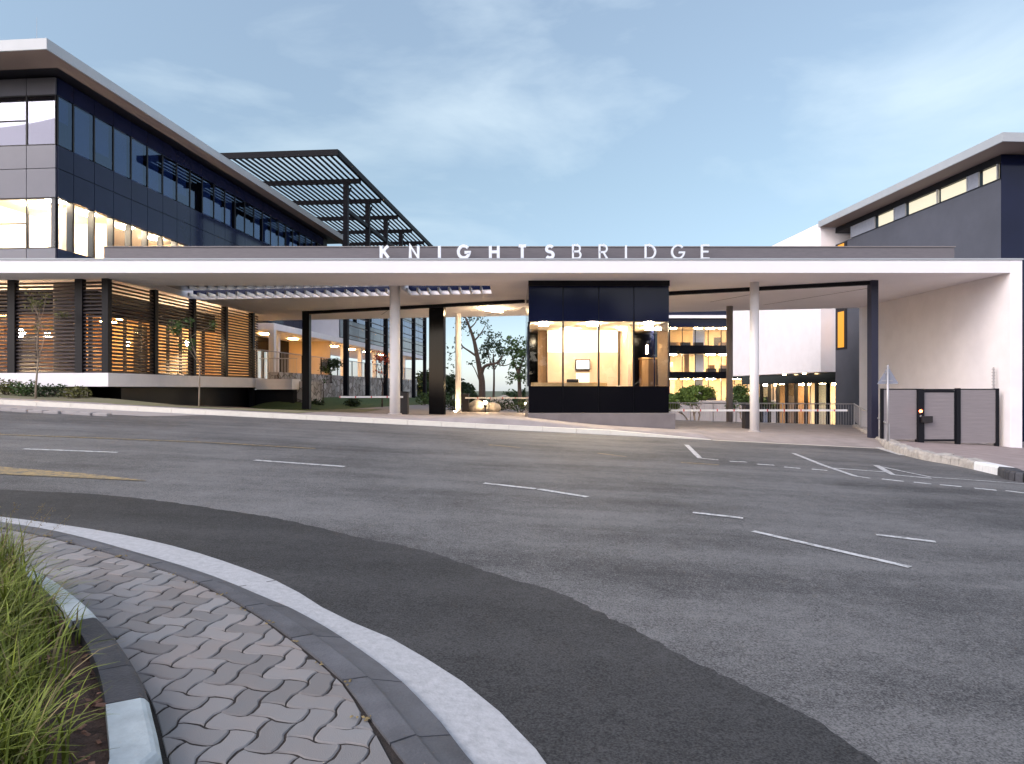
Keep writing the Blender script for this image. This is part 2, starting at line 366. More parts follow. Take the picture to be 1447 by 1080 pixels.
def terrain_z(x, y):
    r = math.hypot(x, y)
    near = min(road_z(x, y), site_z(x, y) if y > 20 else 9)-0.35
    return near+(-3.0-near)*sstep(55, 120, r)
tx = [-1500,-700,-300,-150]+rng(-100,100,41)+[150,300,700,1500]
ty = [-1500,-700,-300,-150]+rng(-100,100,41)+[150,300,700,1500]
struct(sheet(tx, ty, terrain_z).build('ground', 'terrain', smooth=True), 'dry grassy ground reaching the horizon beyond the offices')
struct(sheet(rng(-60,60,61), [-30,-10,0,10,20.22], road_z).build('road', 'asphalt'), 'wide grey asphalt road sloping down to the right')
struct(sheet(rng(-30,30,181), [20.2+0.1*i for i in range(26)]+rng(23,46,47)+rng(48,90,15), site_z).build('forecourt', 'site_paving', smooth=True), 'paved forecourt and driveway running under the white canopy')

# dark newer asphalt laid along the near kerb
edge = [(-260,676),(0,692),(145,700),(290,717),(411,737),(508,759),(605,781),(721,819),(787,839),(859,874),(970,929),(1091,985),(1163,1023),(1241,1076),(1320,1120)]
ep = smooth_curve([gp(*p) for p in edge], 14)

ep = [Vector((-40, ep[0].y+1.0, 0))]+ep+[Vector((2.3,-20,0))]
W_out = [(-8.0,6.95),(-6.3,6.78)]
wo_px = [(0,731),(137,750),(230,769),(307,791),(400,826),(445,854),(505,884),(569,911),(625,948),(680,984),(773,1080)]
outer = [Vector((-60,7.0,0)),Vector((-44,7.0,0)),Vector((-32,7.0,0)),Vector((-23,7.0,0)),Vector((-16.5,7.0,0)),Vector((-12,6.98,0)),Vector((-8,6.93,0)),Vector((-6.3,6.80,0))]+[gp(*p) for p in wo_px]+[Vector((.32,2.2,0)),Vector((.45,1.4,0)),Vector((.5,.4,0)),Vector((.5,-.8,0)),Vector((.5,-2.4,0)),Vector((.5,-5,0)),Vector((.5,-10,0)),Vector((.5,-20,0))]
wi_px = [(0,740),(93,756),(185,781),(300,816),(360,842),(421,866),(507,918),(590,984),(666,1077)]
inner = [Vector((-60,6.78,0)),Vector((-44,6.78,0)),Vector((-32,6.78,0)),Vector((-23,6.78,0)),Vector((-16.5,6.78,0)),Vector((-12,6.76,0)),Vector((-8,6.70,0)),Vector((-6.3,6.58,0))]+[gp(px,py,.02) for px,py in wi_px]+[Vector((.12,2.2,0)),Vector((.24,1.4,0)),Vector((.29,.4,0)),Vector((.29,-.8,0)),Vector((.29,-2.4,0)),Vector((.29,-5,0)),Vector((.29,-10,0)),Vector((.29,-20,0))]
gi_px = [(0,745),(90,763),(185,790),(274,819),(348,857),(393,887),(473,949),(514,998),(563,1080)]
kin = [Vector((-60,6.5,0)),Vector((-44,6.5,0)),Vector((-32,6.5,0)),Vector((-23,6.5,0)),Vector((-16.5,6.5,0)),Vector((-12,6.48,0)),Vector((-8,6.42,0)),Vector((-6.3,6.30,0))]+[gp(px,py,.11) for px,py in gi_px]+[Vector((-.12,2.2,0)),Vector((-.02,1.4,0)),Vector((.03,.4,0)),Vector((.03,-.8,0)),Vector((.03,-2.4,0)),Vector((.03,-5,0)),Vector((.03,-10,0)),Vector((.03,-20,0))]
N = 240
def flat(v): return Vector((v.x, v.y, 0))
outer = resample(smooth_curve([flat(p) for p in outer], 10), N)
inner = resample(smooth_curve([flat(p) for p in inner], 10), N)
kin = resample(smooth_curve([flat(p) for p in kin], 10), N)
# pair the rows by nearest points so that the strips stay square
def pair(ref, other):
    out = []
    for p in ref:
        best = None
        for a, b in zip(other, other[1:]):
            d = b-a; t = max(0, min(1, (p-a).dot(d)/max(1e-9, d.length_squared))); q = a+d*t
            if best is None or (q-p).length < (best-p).length: best = q
        out.append(best)
    return out
inner_p = pair(outer, inner); kin_p = pair(outer, kin)
def rz(p, off): return Vector((p.x, p.y, road_z(p.x, p.y)+off))
EPR = resample([flat(p) for p in ep], 1500)
EPR = [p+Vector((1,1,0))*(mnoise.noise(p*1.1)*.03+mnoise.noise(p*7)*.014+mnoise.noise(p*23)*.010+random.uniform(-.008,.008)) for p in EPR]
out_r = pair(EPR, outer)
struct(strip([[rz(p.lerp(q, k/6), .004) for p, q in zip(EPR, out_r)] for k in range(7)]).build('road_patch', 'new_asphalt'), 'band of darker newer asphalt along the curved kerb')
struct(strip([[rz(p, .006) for p in outer],[rz(p.lerp(q,.5), .016) for p, q in zip(outer, inner_p)],[rz(p, .020) for p in inner_p]]).build('gutter', 'gutter_white', smooth=True), 'curved white gutter band between road and near kerb')
gj = MB()
for i in range(30, 236, 17):
    a, b = outer[i], inner_p[i]; d = (outer[i+1]-outer[i]).normalized()*.005
    gj.add([tuple(rz(a-d,.0075)),tuple(rz(a+d,.0075)),tuple(rz(b+d,.0215)),tuple(rz(b-d,.0215))],[(0,1,2,3)])
struct(gj.build('gutter_joints', 'joint_sand'), None)
# kerb stones, each its own short block with open joints
kb = MB()
arc = [0.0]
for a, b in zip(kin_p, kin_p[1:]): arc.append(arc[-1]+(b-a).length)
def prof(i):
    a = inner_p[i]; b = kin_p[i]
    return [rz(a, .012), rz(a.lerp(b, .06), .045), rz(a.lerp(b, .55), .088), rz(a.lerp(b, .62), .104), rz(a.lerp(b, .70), .106), rz(b, .110), rz(b, -.02)]
def lerp_prof(t):
    i = 0
    while i < N-2 and arc[i+1] < t: i += 1
    k = (t-arc[i])/max(1e-9, arc[i+1]-arc[i]); A = prof(i); B = prof(i+1)
    return [a.lerp(b, k) for a, b in zip(A, B)]
t = 0.0
while t < arc[-1]-0.7:
    ln = 0.62; rows = [lerp_prof(t+0.006+(ln-0.012)*k/3) for k in range(4)]; n = len(rows[0])
    vs_ = [tuple(p) for r in rows for p in r]
    fs = [(i*n+k+1, i*n+k, (i+1)*n+k, (i+1)*n+k+1) for i in range(3) for k in range(n-1)]+[tuple(range(n)), tuple(reversed(range(3*n, 4*n)))]
    kb.add(vs_, fs); t += ln
struct(kb.build('kerb', 'kerb_grey'), 'sloped grey kerb stones inside the white gutter band')
struct(strip([[rz(p, -.03) for p in inner_p],[rz(p, .078) for p in kin_p],[rz(p, .07)+Vector((-.05,-.03,0)) for p in kin_p]]).build('kerb_bed', 'joint_sand'), None)

# planter kerb (painted white and bare dark stones) and its soil
po_px = [(-60,790),(48,806),(111,846),(139,874),(167,909),(196,957),(211,1008),(222,1085)]
pi_px = [(-60,800),(31,812),(74,845),(107,885),(130,925),(144,966),(152,1024),(150,1090)]
PO = [Vector((-9,4.6,0)),Vector((-6,4.55,0))]+[flat(gp(px,py,.22)) for px,py in po_px]+[Vector((-1.28,2.2,0)),Vector((-1.2,1.2,0)),Vector((-1.2,.2,0)),Vector((-1.2,-1,0)),Vector((-1.2,-3,0)),Vector((-1.2,-6,0))]
PI = [Vector((-9,4.42,0)),Vector((-6,4.36,0))]+[flat(gp(px,py,.22)) for px,py in pi_px]+[Vector((-1.46,2.2,0)),Vector((-1.4,1.2,0)),Vector((-1.4,.2,0)),Vector((-1.4,-1,0)),Vector((-1.4,-3,0)),Vector((-1.4,-6,0))]
PO = resample(smooth_curve(PO, 10), 160); PI = pair(PO, smooth_curve(PI, 10))
pa = [0.0]
for a, b in zip(PO, PO[1:]): pa.append(pa[-1]+(b-a).length)
def near_arc(px, py):
    q = flat(gp(px, py, .22)); j = min(range(160), key=lambda i: (PO[i]-q).length); return pa[j]
j0 = near_arc(139,874); j1 = near_arc(205,985)
cuts = []; t = j0
white_first = True
step = (j1-j0)/3
tt = [j0-1.0*k for k in range(8, 0, -1) if j0-1.0*k > 0]+[j0, j0+step, j0+2*step, j1]+[j1+0.9*k for k in range(1, 7) if j1+0.9*k < pa[-1]]
def pk(tq):
    i = 0
    while i < 158 and pa[i+1] < tq: i += 1
    k = max(0, min(1, (tq-pa[i])/max(1e-9, pa[i+1]-pa[i])))
    o = PO[i].lerp(PO[i+1], k); n_ = PI[i].lerp(PI[i+1], k)
    out = (o-n_).normalized()
    return [rz(o+out*.035, .05), rz(o+out*.012, .195), rz(o-out*.004, .215), rz(o-out*.02, .222), rz(n_, .222), rz(n_, .05)]
for dark in (False, True):
    m = MB()
    for a, b in zip(tt, tt[1:]):
        isd = j0-0.01 <= a < j1-0.01
        if isd != dark: continue
        K = 6; rows = [pk(a+.004+(b-a-.008)*k/K) for k in range(K+1)]; n = 6
        vs_ = [tuple(p) for r in rows for p in r]
        fs = [(i*n+k+1, i*n+k, (i+1)*n+k, (i+1)*n+k+1) for i in range(K) for k in range(n-1)]+[tuple(range(n)), tuple(reversed(range(K*n, (K+1)*n)))]
        m.add(vs_, fs)
    struct(m.build('planter_kerb', 'kerb_dark' if dark else 'kerb_painted'), 'bare dark kerb stones edging the grass bed' if dark else 'white painted kerb stones edging the grass bed')
SOIL = [[rz(p, .15) for p in PI]]
random.seed(3)
bed_rows = []
for k in range(30):
    row = []
    for p in PI:
        q = p+Vector((-1, -0.35, 0))*(k*.055)
        z = .165+min(k, 8)*.006+mnoise.noise(Vector((q.x*7, q.y*7, 1)))*.022+mnoise.noise(Vector((q.x*22, q.y*22, 4)))*.014
        row.append(rz(q, z if k else .165))
    bed_rows.append(row)
struct(strip(bed_rows).build('planting_bed', 'soil', smooth=True), 'brown mulched soil of the roadside grass bed')
ch = MB()
for i in range(5200):
    p = PI[random.randrange(60, 158)]+Vector((-1, -0.35, 0))*random.uniform(.01, 1.3)
    b = rz(p, .175+random.uniform(0, .05)); a = random.uniform(0, 6.28); s_ = random.uniform(.006, .02); h_ = s_*random.uniform(.25,.6)
    u = Vector((math.cos(a), math.sin(a), random.uniform(-.5,.5)))*s_; v = Vector((-math.sin(a), math.cos(a), random.uniform(-.5,.5)))*h_; w_ = Vector((0,0,.004))
    ch.add([tuple(b-u-v), tuple(b+u-v), tuple(b+u+v), tuple(b-u+v), tuple(b+w_)], [(0,1,4),(1,2,4),(2,3,4),(3,0,4)])
struct(ch.build('mulch', 'mulch'), 'reddish brown bark chips scattered on the bed soil', 'mulch', 'stuff')

# interlocking pavers of the near pavement
def clip(poly, pt, nrm):
    out = []
    for i in range(len(poly)):
        a, b = poly[i], poly[(i+1)%len(poly)]
        da = (a-pt).dot(nrm); db = (b-pt).dot(nrm)
        if da >= 0: out.append(a)
        if da*db < 0: out.append(a.lerp(b, da/(da-db)))
    return out
def nearest_seg(q, L_):
    best = None
    for a, b in zip(L_, L_[1:]):
        d = b-a; t = max(0, min(1, (q-a).dot(d)/max(1e-9, d.length_squared))); p = a+d*t; dd = (p-q).length
        if best is None or dd < best[0]: best = (dd, p, d.normalized())
    return best
U = 0.118; rot = R(-8)
ca, sa = math.cos(rot), math.sin(rot)
def lat(i, j): return Vector(((i*ca-j*sa)*U-2.0, (i*sa+j*ca)*U+3.5, 0))
AMP = 0.085
def hedge(i, j): s_ = AMP if i % 2 == 0 else -AMP; return [(i+.16, j+s_*.8), (i+.30, j+s_), (i+.70, j+s_), (i+.84, j+s_*.8)]
def vedge(i, j): s_ = AMP if j % 2 == 0 else -AMP; return [(i+s_*.8, j+.16), (i+s_, j+.30), (i+s_, j+.70), (i+s_*.8, j+.84)]
pv = MB(); random.seed(5)
KIN = [p for p in kin if -9 < p.x and p.y > -1]; PLO = [p for p in PO if p.y > -1]
for i in range(-62, 40):
    for j in range(-36, 40):
        k = (i-j) % 4
        if k == 0:
            pts = [(i,j)]+hedge(i,j)+[(i+1,j)]+hedge(i+1,j)+[(i+2,j)]+vedge(i+2,j)+[(i+2,j+1)]+hedge(i+1,j+1)[::-1]+[(i+1,j+1)]+hedge(i,j+1)[::-1]+[(i,j+1)]+vedge(i,j)[::-1]
        elif k == 3:
            pts = [(i,j)]+hedge(i,j)+[(i+1,j)]+vedge(i+1,j)+[(i+1,j+1)]+vedge(i+1,j+1)+[(i+1,j+2)]+hedge(i,j+2)[::-1]+[(i,j+2)]+vedge(i,j+1)[::-1]+[(i,j+1)]+vedge(i,j)[::-1]
        else: continue
        P = [lat(*q) for q in pts]; c = sum(P, Vector((0,0,0)))/len(P)
        if c.y < .4 or c.y > 6.75 or c.x < -7.6: continue
        d1 = nearest_seg(c, KIN); d2 = nearest_seg(c, PLO)
        n1 = Vector((d1[2].y, -d1[2].x, 0)); n2 = Vector((-d2[2].y, d2[2].x, 0))   # inward normals
        if (c-d1[1]).dot(n1) < -.08 or (c-d2[1]).dot(n2) < -.12: continue
        if d1[0] < .3: P = clip(P, d1[1]+n1*.012, n1)
        if len(P) >= 3 and d2[0] < .34: P = clip(P, d2[1]+n2*.045, n2)
        if len(P) < 3: continue
        c = sum(P, Vector((0,0,0)))/len(P)
        if max((p-c).length for p in P) < .03: continue
        # shrink for joints, chamfer, and a little tilt of its own
        def ins(p, d):
            v = c-p; return p+v.normalized()*min(d*1.35, v.length*.6)
        tl = (random.uniform(-.014,.014), random.uniform(-.014,.014), random.uniform(-.002,.002))
        def top(p, dz): return rz(p, .104+dz+(p.x-c.x)*tl[0]+(p.y-c.y)*tl[1]+tl[2])
        A = [rz(ins(p, .0042), .06) for p in P]; B = [top(ins(p, .0046), -.005) for p in P]; C_ = [top(ins(p, .0095), 0) for p in P]; n = len(P)
        pv.add([tuple(p) for p in A+B+C_], [(q,(q+1)%n,n+(q+1)%n,n+q) for q in range(n)]+[(n+q,n+(q+1)%n,2*n+(q+1)%n,2*n+q) for q in range(n)]+[tuple(range(2*n,3*n))])
struct(pv.build('pavement', 'paver'), 'grey interlocking zigzag pavers of the curved pavement')
bd_in = pair(kin_p, PO)
struct(strip([[rz(p.lerp(q,k/8), .0975) for p,q in zip(kin_p, bd_in)] for k in range(9)]).build('pavement_bed', 'joint_sand'), None)
# grit, dry leaves in the joints beside the kerb
gr = MB(); random.seed(11)
for i in range(900):
    q = random.choice(kin_p[40:200]); 
    if not (-6.5 < q.x < .2 and q.y > 2.0): continue
    b = rz(q+Vector((random.gauss(-.01,.02), random.gauss(-.008,.02), 0)), .112); a = random.uniform(0, 6.28); s_ = random.uniform(.003, .011)
    u = Vector((math.cos(a), math.sin(a), 0))*s_; v = Vector((-math.sin(a), math.cos(a), 0))*s_*.6
    gr.add([tuple(b-u-v), tuple(b+u-v), tuple(b+u+v), tuple(b-u+v), tuple(b+Vector((0,0,.006)))], [(0,1,4),(1,2,4),(2,3,4),(3,0,4)])
struct(gr.build('leaf_litter', 'straw'), 'dry grit and leaf crumbs along the kerb joint', 'litter', 'stuff')

# road markings
def mark(pts, width, m='road_paint', label=None, w_end=None, off=.008):
    P = [flat(gp(*p)) for p in pts]
    P2 = [P[0]]
    for a, b in zip(P, P[1:]):
        k = max(1, int((b-a).length/.5))
        P2 += [a.lerp(b, q/k) for q in range(1, k+1)]
    rows = [[], []]; n = len(P2)
    for i, p in enumerate(P2):
        d = (P2[min(i+1, n-1)]-P2[max(i-1, 0)]).normalized(); nn = Vector((-d.y, d.x, 0))
        wd = width if w_end is None else width+(w_end-width)*i/(n-1)
        rows[0].append(rz(p-nn*wd/2, off)); rows[1].append(rz(p+nn*wd/2, off))
    return struct(strip(rows).build('road_marking', m), label)
mark([(33,635),(166,640)], .11, label='white lane dash at the far left of the road')
mark([(360,651),(487,660)], .11, label='white lane dash in front of the left columns')
mark([(684,683.5),(757,691.5)], .11, label='white lane dash in the middle of the road')
mark([(761,692),(830,703)], .11, label='short white lane dash right after the middle one')
mark([(979,725),(1050,733)], .10, label='white dash left of the long slanted line')
mark([(1064,751.5),(1286,802.5)], .095, label='long slanted white line on the road at right')
mark([(1238,756.5),(1322,766.5)], .10, label='white dash at the right above the long line')
mark([(970,629),(989,648),(1015,650.5)], .12, label='bent white line at the left of the entrance')
for q in ((1031,1055,652.5,653.5),(1070,1094,656.5,658),(1108,1131,660.5,662.5),(1147,1169,663.5,665.5),(1246,1277,677.5,681),(1291,1316,682,684.5),(1328,1359,685.5,688.5),(1377,1408,690.5,693.5),(1421,1452,694,698)):
    o = mark([(q[0],q[2]),(q[1],q[3])], .13); o['group'] = 'give way dashes across the entrance'
mark([(1121,641),(1162,657.5),(1209,673.5),(1230,676.5)], .11, label='bent white line across the middle of the entrance')
mark([(1170,661.5),(1257,668)], .10, label='thin white line beside the bent line')
mark([(1238,658),(1262,671.5),(1316,676.5)], .13, label='bent white line at the right of the entrance')
mark([(1240,659),(1316,675)], .08, label='straight white line closing the right bent line')
mark([(1318,675),(1460,685)], .07, label='faint white edge line along the right kerb')
mark([(-120,607),(0,614.5),(150,620),(300,626),(445,634.5)], .10, 'yellow_paint', 'faded yellow line along the far lane')
mark([(-160,655),(0,666),(100,672),(205,680)], 1.0, 'yellow_paint', 'tapering yellow wedge painted at far left', w_end=.05)
mark([(962,654),(1016,657.5)], .10, 'yellow_paint', 'short faded yellow dash before the entrance')
mark([(690,629),(735,633)], .09, 'yellow_paint', 'short faded yellow dash in the far lane')
mark([(845,641),(885,646)], .08, 'yellow_paint', 'faint yellow dash right of the guardhouse front')

struct(sheet(rng(-13.4,-7.6,24), rng(22.0,31.4,24), lambda x, y: site_z(x,y)+.03+.02*mnoise.noise(Vector((x*2,y*2,3)))-.12*sstep(-9.4,-7.6,x+.3*math.sin(y*1.3))).build('planting_bed','soil',smooth=True), 'dark soil bed beside the louvred terrace')
# far kerb, its ends and the right pavement
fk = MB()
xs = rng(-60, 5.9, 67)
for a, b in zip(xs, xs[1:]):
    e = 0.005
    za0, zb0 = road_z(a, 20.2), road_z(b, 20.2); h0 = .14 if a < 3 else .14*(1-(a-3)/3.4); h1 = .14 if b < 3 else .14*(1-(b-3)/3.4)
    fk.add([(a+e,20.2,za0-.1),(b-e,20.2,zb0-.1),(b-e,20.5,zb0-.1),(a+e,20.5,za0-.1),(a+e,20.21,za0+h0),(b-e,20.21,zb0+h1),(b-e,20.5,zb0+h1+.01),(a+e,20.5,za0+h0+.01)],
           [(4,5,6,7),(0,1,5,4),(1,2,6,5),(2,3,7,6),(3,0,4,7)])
struct(fk.build('kerb', 'kerb_light_trail'), 'long kerb on the far side of the road, coloured pale for the car light trail')
struct(sheet(rng(5.9, 11.0, 20), [20.06, 20.2], lambda x, y: road_z(x, y)+.010).build('gutter', 'kerb_light_trail'), 'pale line across the driveway entrance standing for the car light trail')  # not a gutter: flush strip added to carry the painted light trail past the kerb end
struct(strip([[rz(Vector((-60+i*2, 20.19, 0)), .007) for i in range(26)]+[rz(Vector((-8.6,20.19,0)), .007)], [rz(Vector((-60+i*2, 17.9 if i<24 else 18.6, 0)), .007) for i in range(26)]+[rz(Vector((-9,20.0,0)), .007)]]).build('concrete_apron', 'concrete'), 'pale concrete apron beside the far kerb at left')
fg = MB()
for i in range(15):
    x0 = -17+i*.42
    fg.box(x0, x0+.40, 18.05-.0*i+random.uniform(-.05,.05), 18.3, road_z(x0,18)-.05, road_z(x0,18)+.06)
struct(fg.build('kerb', 'concrete', bevel=.02), 'row of rough low kerb blocks at far left roadside')
pk_px = [(1238,626),(1262,638),(1300,649),(1345,657),(1378,664),(1412,672),(1447,682)]
PKP = [flat(gp(px,py,.0)) for px,py in pk_px]
PKP = smooth_curve(PKP+[Vector((12.0,12.6,0)),Vector((16,11.2,0)),Vector((24,10.4,0)),Vector((60,10,0))], 8)
rowA = [rz(p, .15) for p in PKP]; rowB = [Vector((bx_, 21.75, road_z(bx_, 21.75)+.15)) for bx_ in (max(p.x+.05, 12.0+max(0, PKP[0].y-p.y)*.25) for p in PKP)]
struct(strip([[a.lerp(b, k/8) for a, b in zip(rowA, rowB)] for k in range(9)]).build('pavement', 'pavement_brick'), 'brick paved sidewalk before the grey gate')
struct(strip([[rowA[0].lerp(rowB[0],k/6)+Vector((-.02,0,.004)) for k in range(7)],[rowA[0].lerp(rowB[0],k/6)+Vector((-.10,0,-.5)) for k in range(7)]]).build('pavement_edge','rough_stone'), 'rough stone edge of the sidewalk beside the driveway')
def kerb_run(P, name, m, label, h=.16, wd=.3, jit=0.0, cat=None):
    mb = MB()
    for i in range(len(P)-1):
        a, b = P[i], P[i+1]; d = (b-a).normalized(); nn = Vector((d.y, -d.x, 0))
        if nn.x > 0 or True: nn = Vector((-d.y, d.x, 0))
        def jz(): return random.uniform(-jit, jit)
        e = d*.006
        vs_ = []
        for p in (a+e, b-e):
            vs_ += [rz(p-nn*.04, -.05), rz(p-nn*(.03+jz()*.3), h*.8+jz()), rz(p, h+jz()), rz(p+nn*wd, h+jz()), rz(p+nn*wd, -.05)]
        mb.add([tuple(v) for v in vs_], [(1,0,5,6),(2,1,6,7),(3,2,7,8),(4,3,8,9),(0,1,2,3,4),(9,8,7,6,5)])
    return struct(mb.build(name, m), label, cat)
iw = min(range(len(PKP)), key=lambda i: (PKP[i]-flat(gp(1378,664))).length); ix = min(range(len(PKP)), key=lambda i: (PKP[i]-flat(gp(1412,672))).length)
random.seed(9)
kerb_run(resample(PKP[:iw+1], 26), 'kerb', 'rough_stone', 'rough pale stone kerb curving towards the entrance', h=.2, wd=.35, jit=.035)
kerb_run(PKP[iw:ix+1], 'kerb', 'white_paint', 'white painted kerb stone at the right corner', h=.19)
kerb_run(PKP[ix:], 'kerb', 'kerb_dark', 'dark kerb stones at the right edge of the road', h=.19)
mark([(1227,627),(1250,636),(1277,644)], .22, label='white painted edge before the rough stone kerb')

# roadside verge, lawn and bed at the left
def verge_z(x, y):
    k = max(sstep(-13.2, -10.6, x), sstep(-15,-13.8,x)*sstep(22.2,24.5,y)); a = road_z(x,20.2)+.15+.05*(y-20.5)+.03*mnoise.noise(Vector((x*1.5,y*1.5,0)))
    return a+(site_z(x,y)+.012-a)*k
struct(sheet(rng(-60,-12,49)+rng(-11.8,-6.4,28), rng(20.5,22.4,8)+[24,27,30,34], verge_z).build('verge', 'verge', smooth=True), 'dry grassy verge behind the far kerb at left')
def lawn_z(x, y): return site_z(x, y)+.03+.5*sstep(2.6, 0, abs(x-(-11.2+.0906*(y-33))))*sstep(31,34,y)
def lawn_right(y): return -8.3+.22*(y-33) if y > 31 else -9.6+(-8.3+9.6+.0)*(y-26)/5
lr = []
for y in rng(31.5, 66, 36):
    x1 = lawn_right(y); x0 = -11.3+.0906*(y-33)-1.0
    lr.append([Vector((x0+(x1-x0)*k/8, y, lawn_z(x0+(x1-x0)*k/8, y) if k < 8 else site_z(x1, y)-.02)) for k in range(9)])
struct(strip(lr).build('lawn', 'lawn', smooth=True), 'green lawn slope below the stone garden wall')

# ---------------------------------------------------------------- entrance canopy
CZ0, CZ1, CYF = 5.25, 5.64, 21.4
canopy = thing('entrance_canopy', 'long white flat entrance canopy on slim columns with a white end wall at right', 'canopy', (0, 24, site_z(0, 24)))
def back(x):                                    # rear edge of the canopy
    P = [(-30,39.6),(-13.6,36.6),(-1.2,34.3),(15.6,30.7),(15.97,30.7)]
    for (a, b), (c, d) in zip(P, P[1:]):
        if x <= c: return b+(d-b)*(x-a)/(c-a)
    return P[-1][1]
BX = [-30,-13.6,-1.2,15.97]
slab = MB()
F0 = CYF+.012                                   # the fascia board covers the front
HX0, HX1, HX2, HX3 = -13.0, -4.35, -4.02, -.78   # two slots for the white fins
def hfar(x): return 27.9-.145*(x+13.1)
slab.prism([(-30,F0),(15.60,F0),(15.60,24.1),(-30,24.1)], CZ0, CZ1-.01)
slab.prism([(-30,24.1),(HX0,24.1),(HX0,hfar(HX0)),(HX0,back(HX0)),(-13.6,36.6),(-30,39.6)], CZ0, CZ1-.01)
def mid(x0, x1):
    pts = [(x0,hfar(x0)),(x1,hfar(x1)),(x1,back(x1))]+[(bx,back(bx)) for bx in (-1.2,) if x0 < bx < x1]+[(x0,back(x0))]
    slab.prism(pts, CZ0, CZ1-.01)
mid(HX0,HX1); mid(HX1,HX2); mid(HX2,HX3)
slab.prism([(HX1,24.1),(HX2,24.1),(HX2,hfar(HX2)),(HX1,hfar(HX1))], CZ0, CZ1-.01)
slab.prism([(HX3,24.1),(15.60,24.1),(15.60,30.7),(-.78,back(-.78))], CZ0, CZ1-.01)
slab.build('roof_slab', 'soffit_white', canopy)
MB().box(-30,15.60,CYF-.03,CYF+.01,CZ0-.015,CZ1).build('fascia', 'fascia_white', canopy, bevel=.006)
SL = .95
MB().prism([(-30.1,CYF-.06),(15.99,CYF-.06),(15.99,24.1),(-30.1,24.1)], CZ1+.001, CZ1+.05).build('roof_covering', 'roof_metal', canopy)
skyl = MB(); skyl.prism([(HX0,24.1),(HX3,24.1),(HX3,hfar(HX3)-SL),(HX0,hfar(HX0)-SL)], CZ1-.16, CZ1-.02); skyl.build('skylight_panel', 'navy_panel', canopy)
for x0, x1 in ((HX0+.002,HX1-.002),(HX2+.002,HX3-.002)):
    m_ = MB(); m_.prism([(x0,hfar(x0)-.04),(x1,hfar(x1)-.04),(x1,hfar(x1)-.002),(x0,hfar(x0)-.002)], CZ0+.16, CZ1-.02); m_.build('slot_lining','navy_panel',canopy)
x = HX0+.25
while x < HX3-.05:
    if not (HX1-.05 < x < HX2+.05):
        MB().box(x-.035, x+.035, hfar(x)-SL+.01, hfar(x)-.041, CZ0+.002, CZ0+.15).build('fin', 'white_paint', canopy)
    x += .40
ew = MB(); ew.box(15.60,15.97,CYF-.03,30.69,-1.4,CZ1); ew.build('end_wall', 'white_render', canopy, bevel=.008)
MB().box(-13.1,14.2,21.92,22.35,CZ1+.05,za(350,22)).build('parapet', 'parapet_cladding', canopy)
MB().box(-13.13,14.23,21.89,22.38,za(350,22)+.001,za(350,22)+.022).build('parapet_cap', 'column_grey', canopy)
def ccol(px, y, r, m='column_white', z0=None, round_=True):
    x = xa(px, y); zb = site_z(x, y)-.05 if z0 is None else z0
    mb = MB(); mb.tube((x,y,zb),(x,y,CZ0+.01),r,n=24)
    o = mb.build('column', m, canopy); 
    for p in o.data.polygons: p.use_smooth = len(p.vertices) == 4
    b = MB(); b.tube((x,y,zb-.1),(x,y,zb+.10),r+.13,r+.05,n=18); b.build('footing', 'concrete', o)
    return o
ccol(558,24.3,.185); ccol(1066,23.4,.150); ccol(647.5,33.0,.135); ccol(1031,30.1,.140,'column_grey')
# dark track beam across the soffit with its two steel posts and the clad pier
A_, B_ = Vector((-9.65,32.1,CZ0-.07)), Vector((12.15,23.0,CZ0-.07))
g0 = A_+(B_-A_)*((.5-A_.x)/(B_.x-A_.x)); g1 = A_+(B_-A_)*((5.36-A_.x)/(B_.x-A_.x))
MB().bar(A_,g0,.16,.13).build('track_beam','black_steel',canopy); MB().bar(g1,B_,.16,.13).build('track_beam','black_steel',canopy)
MB().box(A_.x-.17,A_.x+.17,A_.y-.17,A_.y+.17,.42,CZ0).build('steel_post','black_steel',canopy,bevel=.01)
MB().box(B_.x-.12,B_.x+.12,B_.y-.14,B_.y+.14,-.3,CZ0).build('steel_post','blue_steel',canopy,bevel=.01)
px_ = MB(Frame(xa(618,29.6),29.6,22)); px_.box(-.36,.36,-.1,.1,.45,CZ0-.001); pier = px_.build('pier','black_panel',canopy,bevel=.006)
# the long bright lamp under the soffit
lf = Frame(xa(697,30.9),30.9,-52)
lm = MB(lf); lm.box(-.62,.62,-.10,.10,CZ0-.05,CZ0-.001); hl = lm.build('light_fitting','white_paint',canopy)
lm = MB(lf); lm.box(-.58,.58,-.085,.085,CZ0-.13,CZ0-.052); lm.build('light_tube','lamp_spot',hl)
# thin joints of the soffit boards
for x0, y0, x1, y1 in ((8.3,28.6,9.4,25.9),(10.9,29.6,13.0,24.4),(2.0,27.2,.1,31.5),(-5.0,29.5,-6.4,33.5)):
    jn = MB(); jn.bar((x0,y0,CZ0-.004),(x1,y1,CZ0-.004),.025,.008); jn.build('soffit_joint','column_grey',canopy)

